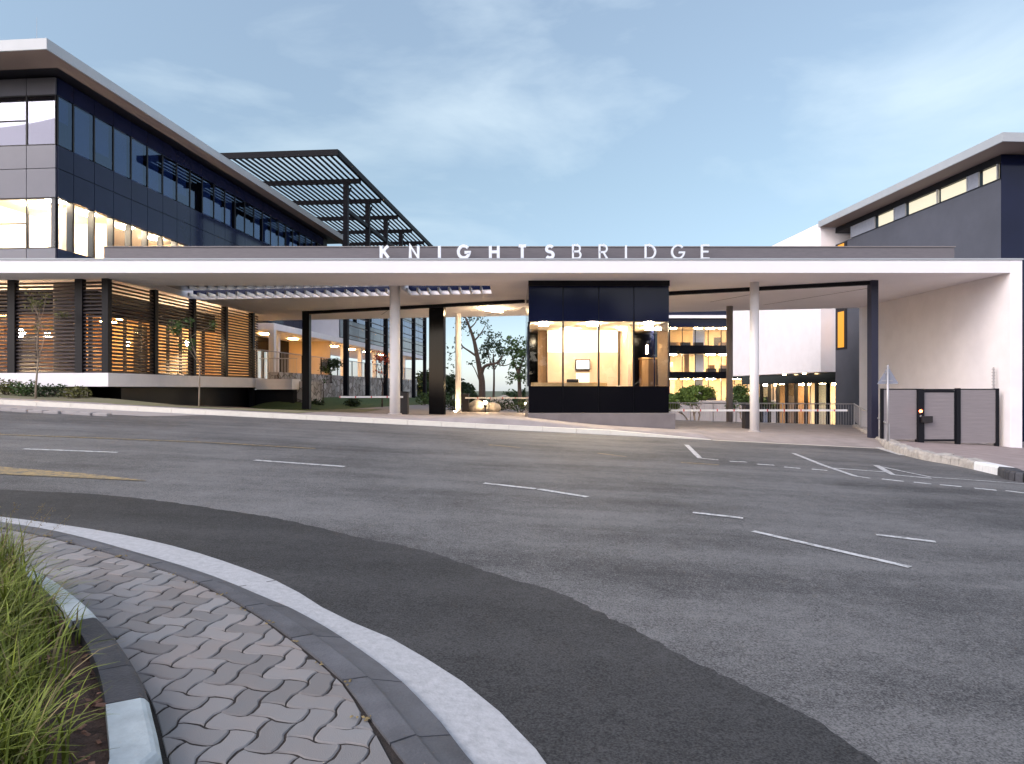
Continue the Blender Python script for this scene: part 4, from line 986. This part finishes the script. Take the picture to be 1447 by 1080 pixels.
# ---------------------------------------------------------------- three storey block far behind on the right
FY = 68.0
far = thing('office_building', 'three storey office block far behind the right columns with rows of lit windows', 'building', (24, FY+4, -1.8))
fx0, fx1 = 14.6, 36.0
zz = lambda py: za(py, FY)
bands = [(462,488),(500,525.5),(535,566)]
m_ = MB(); m_.box(fx0,fx1,FY+.3,FY+.7,zz(462),zz(436)); m_.build('wall','navy_panel',far)
for (a, b), (c, d) in zip(bands, bands[1:]): m_ = MB(); m_.box(fx0,fx1,FY+.3,FY+.7,zz(c),zz(b)); m_.build('spandrel','black_panel',far)
m_ = MB(); m_.box(fx0,fx1,FY-.1,FY+.7,-2.2,zz(566)); m_.build('base_wall','concrete',far)
m_ = MB(); m_.box(fx0-.3,fx1,FY-.3,FY+9,zz(450),zz(446)); m_.build('white_band','white_render',far)
m_ = MB(); m_.box(fx0-.2,fx1,FY-.1,FY+9,zz(436),zz(434)); m_.build('roof','roof_metal',far)
m_ = MB(); m_.box(fx0-.2,fx0+1.1,FY-.05,FY+9,-2.2,zz(450.5)); m_.build('corner_wall','navy_panel',far)
random.seed(21)
for a, b in bands:
    z1, z0 = zz(a), zz(b)
    m_ = MB(); m_.box(fx0,fx1,FY+5,FY+5.2,z0-.2,z1+.2); m_.build('inner_wall','warm_wall',far)
    m_ = MB(); m_.box(fx0,fx1,FY+.71,FY+5,z1+.02,z1+.1); m_.build('ceiling','pale_wall',far)
    m_ = MB(); m_.box(fx0,fx1,FY+.71,FY+5,z0-.1,z0-.02); m_.build('floor','carpet',far)
    x = fx0+1.15
    while x < fx1-1:
        m_ = MB(); m_.box(x+.03,x+1.27,FY+.40,FY+.41,z0,z1); win = m_.build('window','clear_glass',far)
        m_ = MB(); m_.box(x-.029,x+.029,FY+.33,FY+.47,z0,z1); m_.build('frame','black_steel',win)
        if random.random() < .7: m_ = MB(); m_.box(x+.2,x+1.0,FY+1.5,FY+1.8,z1-.06,z1+.018); m_.build('ceiling_lamp','lamp_bright' if random.random() < .35 else 'lamp_office',far)
        if random.random() < .62: yy_ = FY+random.uniform(.9,3.5); m_ = MB(); m_.box(x+random.uniform(.05,.5),x+random.uniform(.7,1.25),yy_,yy_+.1,z0,z0+(z1-z0)*random.choice([.3,.4,.55,1,1])); m_.build('partition',random.choice(['timber_wall','beige_wall','pale_wall','bin_black','blind']),far)
        if random.random() < .5: m_ = MB(); m_.box(x+.1,x+1.0,FY+1.0,FY+1.6,z0,z0+.35); m_.build('desk',random.choice(['timber_wall','bin_black']),far)
        x += 1.3

# ---------------------------------------------------------------- fence and gate at right
def gate_z(x): return road_z(x, 21.5)+.155
FYg = 21.62
zt_ = za(550, FYg)
def fpanel(par, x0, x1, y, name='panel'):
    mb = MB(); z = gate_z((x0+x1)/2)+.06; mb.box(x0,x1,y-.012,y+.012,z,zt_-.02)
    z += .05; i = 0
    while z < zt_-.06:
        mb.box(x0,x1,y-.026,y-.0125,z,z+.028); z += .042
    return mb.build(name, 'fence_panel', par)
fen = thing('security_fence','grey louvred steel fence panels either side of the pedestrian gate','fence',(xa(1262,FYg),FYg,gate_z(12)))
x0, x1, x2, x3, x4, x5 = 11.75, xa(1295,FYg), xa(1303.5,FYg), xa(1343,FYg), xa(1356,FYg), xa(1406,FYg)
fpanel(fen, x0, x1-.01, FYg); fpanel(fen, x4+.01, x5, FYg)
MB().box(x0-.08,x0,FYg-.04,FYg+.04,gate_z(x0)-.1,zt_+.02).build('post','black_steel',fen)
MB().box(x5+.002,x5+.10,FYg-.05,FYg+.05,gate_z(x5)-.1,zt_+.02).build('post','black_steel',fen)
mb = MB(); mb.box(x0,x1-.01,FYg-.03,FYg+.03,zt_-.019,zt_+.012); mb.build('top_rail','black_steel',fen)
mb = MB(); mb.box(x4+.01,x5,FYg-.03,FYg+.03,zt_-.019,zt_+.012); mb.build('top_rail','black_steel',fen)
gate = thing('pedestrian_gate','black framed grey pedestrian gate with a card reader glowing red','gate',((x1+x4)/2,FYg,gate_z(13.2)))
MB().box(x1,x2,FYg-.10,FYg+.10,gate_z(x1)-.1,zt_+.01).build('reader_post','black_steel',gate,bevel=.008)
MB().box(x4-.13,x4,FYg-.06,FYg+.06,gate_z(x4)-.1,zt_+.03).build('gate_post','black_steel',gate,bevel=.006)
fr = MB(); zb_ = gate_z(13.2)+.05
fr.box(x2+.005,x2+.045,FYg-.03,FYg+.03,zb_,zt_-.05); fr.box(x3+.10,x3+.15,FYg-.03,FYg+.03,zb_,zt_-.05); fr.box(x2+.0451,x3+.0999,FYg-.03,FYg+.03,zt_-.11,zt_-.05); fr.box(x2+.0451,x3+.0999,FYg-.03,FYg+.03,zb_,zb_+.06)
fr.build('frame','black_steel',gate)
fpanel(gate, x2+.046, x3+.099, FYg, 'leaf')
fr = MB(); fr.box(x2,x4-.131,FYg-.035,FYg+.035,zt_-.045,zt_+.005); fr.build('head_rail','black_steel',gate)
rd = MB(); p = at(1306,592,FYg-.2); rd.box(xa(1299,FYg)-.02,xa(1313,FYg),FYg-.2,FYg-.101,za(597,FYg),za(588,FYg)); rdo = rd.build('card_reader','bin_black',gate,bevel=.01)
rd = MB(); xx, zz_ = xa(1298,FYg), za(581,FYg); rd.tube((xx,FYg-.135,zz_),(xx,FYg-.101,zz_),.045,n=16); rd.build('red_light','led_red',gate)
rd = MB(); zz_ = za(588,FYg); rd.tube((xx,FYg-.125,zz_),(xx,FYg-.101,zz_),.03,n=16); rd.build('button','galvanised',gate)
ef = thing('electric_fence_post','thin steel post with white insulators above the right fence end','post',(xa(1404,21.9),21.9,gate_z(15.2)))
ex_ = xa(1404,21.9)
mb = MB(); mb.tube((ex_,21.9,gate_z(15.2)-.1),(ex_,21.9,za(519,21.9)),.025); mb.build('pole','galvanised',ef)
mb = MB(); 
for k in range(7): z = za(522,21.9)-.1*k; mb.tube((ex_-.09,21.86,z),(ex_+.02,21.86,z),.010,n=8)
o = mb.build('insulators','galvanised',ef)
# warning sign seen from behind
sg = thing('road_sign','triangular road sign seen from behind on a thin pole','sign',(xa(1254.5,20.2),20.2,.0))
sx = xa(1254.5,20.2); zb = za(618,20.2); zt2 = za(516,20.2)
MB().tube((sx,20.2,zb-.15),(sx,20.2,zt2),.030,n=14).build('pole','galvanised',sg,smooth=True)
mb = MB(); pts = [at(1238,543,20.3),at(1268.5,542.5,20.3),at(1253.5,518,20.3)]
vs_ = [(p.x,20.245,p.z) for p in pts]+[(p.x,20.25,p.z) for p in pts]
mb.add(vs_,[(0,1,2),(5,4,3),(0,3,4,1),(1,4,5,2),(2,5,3,0)]); mb.build('plate','sign_back',sg)
mb = MB(); mb.box(sx-.16,sx+.16,20.232,20.244,za(538,20.2)-.02,za(538,20.2)+.02); mb.box(sx-.07,sx+.07,20.232,20.244,za(527,20.2)-.02,za(527,20.2)+.02); mb.build('bracket','galvanised',sg)

# handrail down to the street and rail along the drop
hr = thing('handrail','steel handrail sloping down beside the dark column at the entrance','handrail',(11.4,20.6,0))
P0 = Vector((xa(1207,29.8),29.8,za(571,29.8))); P1 = Vector((xa(1256,20.7),20.7,za(600,20.7)))
mb = MB(); mb.path([P0,P1],[.03,.03],10); mb.build('top_rail','galvanised',hr)
for k in range(5):
    q = P0.lerp(P1, k/4); zg = min(q.z-.45, site_z(q.x,q.y)); MB().tube((q.x,q.y,zg-.05),(q.x,q.y,q.z-.02),.026,n=10).build('post','galvanised',hr)
mb = MB()
for k in range(1,40): q = P0.lerp(P1,k/40); mb.tube((q.x,q.y,q.z-.75),(q.x,q.y,q.z-.02),.008,n=6)
mb.build('balusters','galvanised',hr)
ra = thing('guard_rail','level steel guard rail along the edge of the sunken forecourt','railing',(10,30.6,0))
Q0 = Vector((xa(944,31.0),31.0,za(569.5,31.0))); Q1 = P0.copy()
mb = MB(); mb.path([Q0,Q1],[.028,.028],10); mb.build('top_rail','galvanised',ra)
for k in range(9):
    q = Q0.lerp(Q1,k/8); MB().tube((q.x,q.y,site_z(q.x,q.y)-.1),(q.x,q.y,q.z-.02),.024,n=10).build('post','galvanised',ra)
mb = MB()
for k in range(1,72): q = Q0.lerp(Q1,k/72); mb.tube((q.x,q.y,site_z(q.x,q.y)+.08),(q.x,q.y,q.z-.02),.007,n=6)
mb.build('balusters','galvanised',ra)
rk = MB()
for k in range(34):
    q = Vector((11.35,20.4,0)).lerp(Vector((14.9,29.6,0)),(k+random.uniform(-.2,.2))/34); s_ = random.uniform(.10,.2); z = site_z(q.x,q.y)-.05
    rk.add([(q.x+s_*math.cos(a)*random.uniform(.7,1.1),q.y+s_*math.sin(a)*random.uniform(.7,1.1),z+h) for h in (0,s_*.9) for a in [R(60*i) for i in range(6)]]+[(q.x,q.y,z+s_*1.05)],
           [(i,(i+1)%6,6+(i+1)%6,6+i) for i in range(6)]+[(6+i,6+(i+1)%6,12) for i in range(6)])
struct(rk.build('stone_edging','rough_stone',bevel=.02),'rough pale stones edging the driveway at right')

# boom barriers
def barrier(label, px, y, py_base, arms, zc_px):
    x = xa(px,y); zb = site_z(x,y); t = thing('boom_barrier',label,'barrier',(x,y,zb),'boom barriers at the entrance')
    zt = max(zb+.85, za(zc_px,y))
    MB().box(x-.17,x+.17,y-.2,y+.2,zb,zt).build('cabinet','bin_black',t,bevel=.02)
    MB().box(x-.19,x+.19,y-.22,y+.22,zt+.001,zt+.05).build('cap','bin_black',t,bevel=.015)
    for x_end in arms:
        sgn = 1 if x_end > x else -1; za_ = zt-.16
        ar = MB(); ar.box(min(x+sgn*.0,x_end),max(x,x_end),y-.30,y-.24,za_-.036,za_+.036); a = ar.build('boom_arm','white_paint',t)
        st_ = MB(); L_ = abs(x_end-x); n_ = int(L_/.62)
        for k in range(1,n_+1):
            xx = x+sgn*(k*.62); st_.box(xx-.022,xx+.022,y-.303,y-.237,za_-.039,za_+.039)
        st_.build('red_stripes','red_paint',a)
barrier('black boom barrier cabinet behind the right white column with red striped arms',1057,25.6,605,(xa(946,25.6),xa(1192,25.6)),575)
barrier('black boom barrier cabinet just right of the left white column',571,27.2,578,(xa(482,27.2),),556)
barrier('black boom barrier cabinet beside the slim warm lit column',658,34.2,578,(xa(744,34.2),),558)

# stone garden wall, balustrade
SW = Frame(-11.6,34.0,5.2)
sw = MB(SW); nv = 60
def swx(v, z): return .05*mnoise.noise(Vector((v*2.3, z*2.3, 2)))
zz5 = rng(.5, 2.45, 9)
vs_ = [(swx(30*i/nv, z), 30*i/nv, z) for i in range(nv+1) for z in zz5]+[(-.32, 30*i/nv, z) for i in range(nv+1) for z in (2.45,)]
fs_ = [(i*9+k, (i+1)*9+k, (i+1)*9+k+1, i*9+k+1) for i in range(nv) for k in range(8)]+[(i*9+8, (i+1)*9+8, (nv+1)*9+i+1, (nv+1)*9+i) for i in range(nv)]
sw.add(vs_, fs_); sw.box(-.6,-.33,0,30,.5,2.44); sw.quad((-.6,-.001,.5),(.02,-.001,.5),(.02,-.001,2.45),(-.6,-.001,2.45))
tag(sw.build('garden_wall','rubble',loc=SW((0,15,.7))),'pale rubble stone retaining wall above the lawn','wall')
bl = thing('balustrade','dark metal balustrade of thin bars on the terrace and stone wall','balustrade',SW((0,15,2.4)))
zb = 2.47
mb = MB(SW); mb.path([(-.12,-2.4,zb+.98),(-.12,29,zb+.98)],[.025,.025],8); mb.build('top_rail','galvanised',bl)
mb = MB(SW)
for k in range(190): v = -2.4+k*.165; mb.tube((-.12,v,zb-.05 if v > 0 else 2.1),(-.12,v,zb+.97),.009,n=5)
mb.build('balusters','galvanised',bl)
for k in range(12): v = -2.4+k*2.8; MB(SW).box(-.145,-.095,v-.02,v+.02,2.1,zb+.965).build('post','black_steel',bl)
mb = MB(LS)
tb = thing('balustrade','short grey balustrade at the end of the louvred terrace','balustrade',LS((.05,11,2.13)))
mb = MB(LS); mb.bar((.02,10.9,3.1),(1.9,11.1,3.1),.05,.05); mb.build('top_rail','galvanised',tb)
mb = MB(LS)
for k in range(14): mb.tube((.02+k*.14,10.9+k*.0148,1.9),(.02+k*.14,10.9+k*.0148,3.09),.008,n=5)
mb.build('balusters','galvanised',tb)
m_ = MB(LS); m_.box(.22,2.0,10.2,11.2,ZS0-.1,ZS1-.05); m_.build('terrace_slab','white_render',office)
m_ = MB(LS); m_.box(-.349,1.9,10.6,11.0,.2,ZS0-.101); m_.build('plinth_wall','black_steel',office)
m_ = MB(LS); m_.box(1.5,2.4,11.0,13,.3,ZS1-.15); m_.build('plinth_wall','rubble',office)

# ---------------------------------------------------------------- plants
def leaf_quad(mb, c, s_, asp=.5, droop=0.0):
    a = random.uniform(0,6.283); e = random.uniform(-.9,.9)-droop
    u = Vector((math.cos(a)*math.cos(e),math.sin(a)*math.cos(e),math.sin(e)))
    v = u.cross(Vector((random.gauss(0,1),random.gauss(0,1),random.gauss(0,1)))).normalized()
    mb.add([tuple(c-u*s_),tuple(c-v*s_*asp),tuple(c+u*s_),tuple(c+v*s_*asp)],[(0,1,2,3)])
def cluster(mb, c, r, n, s_, flat_=1.0):
    for i in range(n):
        d = Vector((random.gauss(0,1),random.gauss(0,1),random.gauss(0,1))); d = d.normalized()*r*(random.random()**.45); d.z *= flat_
        leaf_quad(mb, c+d, s_*random.uniform(.6,1.3))
def grow(mb, p, d, ln, r, depth, tips, spread=.6, up=.15, nseg=3, kids=(2,3), shrink=.72, wob=1.0):
    pts = [p.copy()]; rs = [r]
    for i in range(nseg):
        d = (d+Vector((random.gauss(0,.16)*wob,random.gauss(0,.16)*wob,random.gauss(0,.10)+up*.3))).normalized()
        p = p+d*ln/nseg; pts.append(p.copy()); rs.append(r*(1-.35*(i+1)/nseg))
    mb.path(pts, rs, 7 if depth > 1 else 5)
    if depth <= 1: tips.append(pts[-2].lerp(pts[-1],.5))
    if depth == 0: tips.append(pts[-1]); return
    for k in range(random.randint(*kids)):
        nd = (d+Vector((random.gauss(0,spread),random.gauss(0,spread),random.gauss(0,spread*.6)+up))).normalized()
        grow(mb, pts[-1], nd, ln*shrink*random.uniform(.8,1.15), rs[-1]*.75, depth-1, tips, spread, up, nseg, kids, shrink, 1.0)
def tree(label, base, ht, trunk_r, crown_n, leaf_s, cr, seed, bark='bark', leaf='leaf', depth=4, spread=.55, lean=(0,0), cat='tree', name='tree', group=None, frac=.34, kids=(2,3), stems=1, flat_=.8, shrink=.72):
    random.seed(seed); b = Vector(base); t = thing(name, label, cat, base, group)
    mb = MB(); tips = []
    for s_ in range(stems):
        d0 = Vector((lean[0]+(random.gauss(0,.3) if stems > 1 else 0), lean[1]+(random.gauss(0,.3) if stems > 1 else 0), 1)).normalized()
        grow(mb, b-Vector((0,0,.15)), d0, ht*frac, trunk_r/(stems**.5), depth, tips, spread, .16, 3, kids, shrink, .15 if name == 'sapling' else 1.0)
    mb.build('trunk', bark, t, smooth=True)
    cm = MB()
    for p in tips:
        if random.random() < .9: cluster(cm, p, cr*random.uniform(.6,1.2), int(crown_n*random.uniform(.5,1.4)), leaf_s, flat_)
    cm.build('crown', leaf, t)
    return t
def gz_(px, y): x = xa(px,y); return (x, y, site_z(x,y))
def limb_tree(label, yy, limbs, clusters, leaf, base_px):
    t = thing('tree', label, 'tree', gz_(base_px, yy)); mb = MB(); cm = MB()
    for pts, r0, r1, dy, st0 in limbs:
        P = [at(p[0],p[1],yy+st0+dy*i/(len(pts)-1)) for i, p in enumerate(pts)]
        P = smooth_curve(P, 3) if len(P) > 2 else P
        mb.path(P, [r0+(r1-r0)*i/(len(P)-1) for i in range(len(P))], 9)
    for px, py, r_, n_, s_, dy in clusters:
        c = at(px,py,yy+dy)
        for k in range(3):
            c2 = c+Vector((random.gauss(0,r_*.5),random.gauss(0,r_*.5),random.gauss(0,r_*.4))); cluster(cm, c2, r_*.75, n_//3, s_, .8)
    mb.build('trunk','bark',t,smooth=True); cm.build('crown',leaf,t); return t
random.seed(77)
limb_tree('tall sparse tree with a dark forked trunk seen between the pier and guardhouse', 50,
  [([(681,568),(681,540),(678,523),(674,502),(670,482),(664,464),(657,447)],.27,.06,0,0),([(680,530),(684,519),(693,515),(702,513),(710,503)],.15,.05,-.8,0),([(701,513.2),(712,517),(724,513)],.06,.02,-.4,-.6),([(674,504),(664,497),(654,490),(648,480)],.09,.03,.8,0),([(670,482),(679,472),(686,460)],.07,.02,-.6,0),([(664,464),(672,456),(676,444)],.06,.015,.6,0),([(655,491),(645,497),(636,500)],.045,.015,.5,.5),([(680,545),(670,520),(662,512)],.05,.015,1,0)],
  [(px,py,r_,n_,.11,dy) for px,py,r_,n_,dy in ((657,447,.6,42,.5),(668,452,.6,46,.3),(678,446,.55,40,0),(686,458,.5,34,-.5),(660,462,.5,30,.4),(648,478,.5,30,.8),(640,492,.45,26,.6),(650,462,.5,30,.6),(633,502,.45,22,.4),(676,470,.4,20,-.3),(664,512,.35,18,.9),(692,470,.4,20,-.4),(672,434,.6,40,.2),(660,434,.6,40,.2),(638,522,.5,26,.4),(684,440,.5,26,.2))],
  'dark_leaf', 681)
limb_tree('rounder leafy tree with a thin pale trunk right of the forked trunk', 54,
  [([(697,570),(698,545),(698,520),(697,500)],.10,.05,0,0),([(698,524),(705,512),(712,504)],.05,.02,.5,0),([(698,522),(692,508),(689,496)],.05,.02,-.4,0)],
  [(px,py,r_,n_,.12,dy) for px,py,r_,n_,dy in ((697,500,.8,170,0),(690,492,.7,120,-.3),(704,496,.7,130,.4),(697,486,.7,110,0),(688,506,.5,70,.3),(708,506,.5,60,.3),(692,476,.5,55,0),(700,474,.4,36,0),(698,512,.5,70,0),(684,498,.4,40,.4))],
  'dark_leaf', 697)
limb_tree('bushy green tree hugging the left side of the guardhouse', 47,
  [([(735,575),(734,545),(733,520)],.16,.10,0,0),([(733.5,532),(724,505),(722,492)],.08,.03,.3,0),([(733.2,524),(742,500),(744,488)],.08,.03,.3,0)],
  [(px,py,r_,n_,.12,dy) for px,py,r_,n_,dy in ((722,490,.6,90,0),(730,484,.6,110,.3),(741,486,.6,120,0),(726,500,.6,100,.4),(737,500,.7,140,0),(744,506,.6,110,.3),(730,514,.6,120,0),(740,520,.6,120,.2),(733,532,.6,120,0),(724,524,.4,50,.3),(743,536,.6,100,0),(748,520,.6,90,.4),(720,500,.35,26,0))],
  'leaf', 735)
for i, (px, y, h, sd_) in enumerate(((612,74,7.5,41),(636,80,7.2,42),(651,86,5.4,43),(668,90,3.6,44),(700,92,3.4,45),(722,88,4.2,46),(741,84,5,47),(590,78,5.5,48),(575,84,6,49))):
    tree(('dark bushy tree on the skyline behind the black pier','dark low tree on the skyline left of the slim column','low round tree on the skyline behind the slim column','very low bush on the skyline left of the leaning trunk','low bush on the skyline right of the leaning trunk','small hazy bush on the skyline beside the guardhouse','hazy tree top right behind the guardhouse edge','dark tree on the skyline left of the black pier','dark tree on the skyline between the pergola posts')[i],
         (xa(px,y), y, terrain_z(xa(px,y),y)-.3), h*.86, .18, 75, .26, 1.1, sd_, leaf='dark_leaf', depth=2, spread=.7, group='trees on the skyline', frac=.36, kids=(3,4))
tree('flat topped multi stemmed green tree in the forecourt right of the guardhouse', (xa(984,44),44,site_z(12,44)), 3.6, .13, 90, .085, .42, 61, bark='pale_bark', leaf='bright_leaf', depth=3, spread=.42, stems=4, frac=.30, flat_=.45, shrink=.78)
tree('sparser multi stemmed tree in the forecourt behind the right white column', (xa(1056,46),46,site_z(14,46)), 3.3, .11, 55, .085, .42, 62, bark='pale_bark', leaf='leaf', depth=3, spread=.45, stems=4, frac=.30, flat_=.5, shrink=.78)
tree('thin sapling with yellowish leaves on the verge at far left', (xa(50,21.3),21.3,road_z(-14.8,20.2)+.2), 2.8, .035, 16, .055, .28, 71, bark='pale_bark', leaf='olive_leaf', depth=2, spread=.5, name='sapling', frac=.50, lean=(.03,0))
tree('thin sapling with drooping leaves in front of the glowing wall lamp', (xa(281,21.3),21.3,road_z(-9.8,20.2)+.2), 2.5, .028, 18, .055, .25, 72, bark='pale_bark', leaf='leaf', depth=2, spread=.75, name='sapling', frac=.58)
tree('small sapling on the lawn before the stone wall', (xa(457,35),35,lawn_z(xa(457,35),35)-.05), 2.2, .03, 14, .06, .25, 73, leaf='leaf', depth=2, spread=.4, name='sapling', frac=.42)
tree('small tree with reddish flowers beside the left white column', (xa(540,38),38,site_z(-7,38)), 3.3, .05, 20, .08, .36, 74, leaf='flower', depth=2, spread=.5, name='sapling', frac=.42)
tree('small green tree against the porch end wall', (xa(468,41),41,2.1), 2.0, .05, 50, .09, .40, 75, leaf='dark_leaf', depth=2, spread=.6, name='sapling', frac=.30)
def shrub(label, base, r, h, n, s_, seed, leaf='leaf', group=None, flw=None):
    random.seed(seed); t = thing('shrub', label, 'shrub', base, group); b = Vector(base); mb = MB(); st_ = MB()
    for i in range(9):
        d = Vector((random.gauss(0,.5),random.gauss(0,.5),1)).normalized(); e = b+Vector((d.x*r,d.y*r,d.z*h*.8)); st_.tube(b-Vector((0,0,.05)),e,.014,.005,5); cluster(mb, e, r*.55, n//9, s_, .8)
    cluster(mb, b+Vector((0,0,h*.45)), r*.8, n//2, s_, .6)
    st_.build('stems','bark',t); mb.build('foliage',leaf,t); return t
lab = ['low green shrub at the far left edge of the verge','low olive shrub beside the far left sapling','dark low shrub under the white slab right of the sapling','yellowish low shrub at the end of the stone plinth']
for i, (px, yy, r_, h_, lf_) in enumerate(((8,21.9,.55,.45,'olive_leaf'),(34,21.8,.5,.42,'leaf'),(70,22.0,.5,.36,'dark_leaf'),(105,22.0,.45,.32,'olive_leaf'))):
    x = xa(px,yy); shrub(lab[i],(x,yy,road_z(x,20.2)+.2),r_,h_,240,.055,80+i,lf_,'shrubs on the verge at left')
lab = ['green shrub at the foot of the dark left column','low green shrub before the stone wall near the pergola post','low shrub left of the boulders behind the slim column','spiky green shrub beside the guardhouse plinth','green shrub in the bed right of the boulders']
for i, (px, yy, r_, h_) in enumerate(((446,34,.5,.4),(500,37,.5,.4),(640,36,.6,.45),(735,36,.8,.55),(708,38,.9,.55))):
    x = xa(px,yy); shrub(lab[i],(x,yy,site_z(x,yy)),r_,h_,260,.07,90+i,'dark_leaf','garden shrubs behind the canopy')
for i, (px, yy) in enumerate(((615,42),(625,46),(600,44))):
    x = xa(px,yy); shrub(['low round shrub at the end of the lawn','dark shrub behind the lawn near the pier','green shrub between the last pergola posts'][i],(x,yy,site_z(x,yy)),.8,.8,260,.09,100+i,'leaf','garden shrubs behind the canopy')
def boulder(label, px, yy, r_, seed, sq=.7):
    random.seed(seed); x = xa(px,yy); z = site_z(x,yy); bm = bmesh.new(); bmesh.ops.create_icosphere(bm, subdivisions=3, radius=1)
    for v in bm.verts:
        n_ = mnoise.noise(v.co*1.3+Vector((seed,0,0)))*.32+mnoise.noise(v.co*4+Vector((seed,3,0)))*.08; v.co *= r_*(1+n_); v.co.z *= sq
    me = bpy.data.meshes.new('boulder'); bm.to_mesh(me); bm.free(); me.materials.append(MAT['boulder']); me.shade_smooth()
    o = bpy.data.objects.new('boulder', me); col.objects.link(o); o.location = (x,yy,z+r_*sq*.55); tag(o,label,'boulder','boulders in the garden bed')
boulder('pale boulder left of the garden spotlight',675,34.6,.55,1); boulder('pale boulder right of the garden spotlight',693,35.2,.50,2); boulder('large pale boulder farther back behind the spotlight',710,41,.75,3)
def spot(label, px, yy):
    x = xa(px,yy); z = site_z(x,yy); t = thing('garden_spotlight',label,'lamp',(x,yy,z),'garden spotlights')
    MB().tube((x,yy,z-.05),(x,yy,z+.30),.02).build('stake','black_steel',t); b = MB(); b.tube((x,yy-.05,z+.30),(x,yy+.10,z+.42),.07,.09,n=16); h_ = b.build('head','black_steel',t)
    b = MB(); b.tube((x,yy-.01,z+.47),(x,yy+.02,z+.52),.085,.085,n=16); b.build('lens','lamp_spot',h_)
spot('small bright garden spotlight between the pale boulders',686,34.0); spot('small garden spotlight at the left foot of the guardhouse',744,34.5)
# warm uplight hidden at the foot of the slim column
x = xa(644,32.6); ul = thing('uplight','ground uplight washing the slim left rear column','lamp',(x,32.5,site_z(x,32.5))); z = site_z(x,32.5)
MB().tube((x,32.5,z-.02),(x,32.5,z+.05),.10,n=16).build('housing','black_steel',ul); MB().tube((x,32.5,z+.051),(x,32.5,z+.06),.08,n=16).build('lens','lamp_spot',ul)

# ---------------------------------------------------------------- grass bed in the foreground
random.seed(17)
gb = MB(); stw = MB()
def blade(mb, b, az, ln, lean, wd):
    d = Vector((math.cos(az),math.sin(az),0)); sd_ = Vector((-d.y,d.x,0)); n_ = 5; vs_ = []
    for i in range(n_+1):
        t_ = i/n_; ang = lean*(t_**1.3)
        p = b+d*(ln*t_*math.sin(ang)*.9)+Vector((0,0,ln*t_*math.cos(ang*.85)))
        w_ = wd*(1-t_**2.2)*.5+.0004; tw = sd_*math.cos(t_*.8)+Vector((0,0,1))*math.sin(t_*.8)*.3
        vs_ += [tuple(p-tw*w_),tuple(p+tw*w_)]
    mb.add(vs_,[(2*i,2*i+1,2*i+3,2*i+2) for i in range(n_)])
def bed_pt(px, py): 
    q = flat(gp(px,py,.2)); return rz(q,.19)
clumps = []
for px, py, n_, ln in ((-60,850,300,.42),(-25,850,300,.46),(-6,858,230,.40),(18,864,50,.26),(-50,905,300,.46),(-10,915,300,.44),(18,915,170,.34),(44,905,50,.22),(-40,975,300,.44),(-2,985,190,.36),(28,965,70,.22),(-70,1040,280,.44),(-20,1055,260,.40),(0,1080,90,.28),(-100,930,260,.46),(-120,1000,260,.46),(-110,870,240,.46),(-10,1120,170,.36),(-50,1140,240,.40),(-14,832,200,.40),(-40,825,220,.42)):
    c = bed_pt(px,py)
    for i in range(n_):
        b = c+Vector((random.gauss(0,.085),random.gauss(0,.085),-.02))
        (gb if random.random() < .90 else stw); blade(gb if random.random() < .92 else stw, b, random.uniform(0,6.283), ln*random.uniform(.45,1.12), random.uniform(.1,1.15), random.uniform(.006,.0135))
struct(gb.build('ornamental_grass','grass_blade'),'bright green ornamental grass growing in the roadside bed','grass','stuff')
hd = MB()
for i in range(14):
    c = bed_pt(random.uniform(-60,45),random.uniform(840,920)); az = random.uniform(-.6,1.2); ln = random.uniform(.42,.66); lean = random.uniform(.1,.55); d = Vector((math.cos(az),math.sin(az),0))
    pts = [c+d*(ln*t_*math.sin(lean*t_))+Vector((0,0,ln*t_*math.cos(lean*t_*.8))) for t_ in (0,.25,.5,.75,1)]
    stw.path(pts,[.0016,.0015,.0013,.0011,.0008],4)
    for k in range(46):
        t_ = random.uniform(.74,1.0); q = pts[3].lerp(pts[4],(t_-.75)*4 if t_ > .75 else 0)
        leaf_quad(stw, q+Vector((random.gauss(0,.012),random.gauss(0,.012),random.gauss(0,.008))), random.uniform(.003,.007), .4)
struct(stw.build('dry_grass','straw'),'dry straw coloured blades and seed heads among the grass','grass','stuff')

# ---------------------------------------------------------------- unseen trees added behind the camera to darken the reflections in the glass
random.seed(33); wb = MB()
for i in range(6500):
    x = random.uniform(-60,60); z0 = road_z(x,-24); h = 11.5+1.6*math.sin(x*.31)+1.0*math.sin(x*.83+1)
    leaf_quad(wb, Vector((x, -26+random.uniform(-3,3), z0+h*random.random()**.8)), random.uniform(.5,1.1), .7)
struct(wb.build('reflection_trees','dark_leaf'),'unseen dark mass of trees added behind the camera to darken glass reflections','trees','stuff')
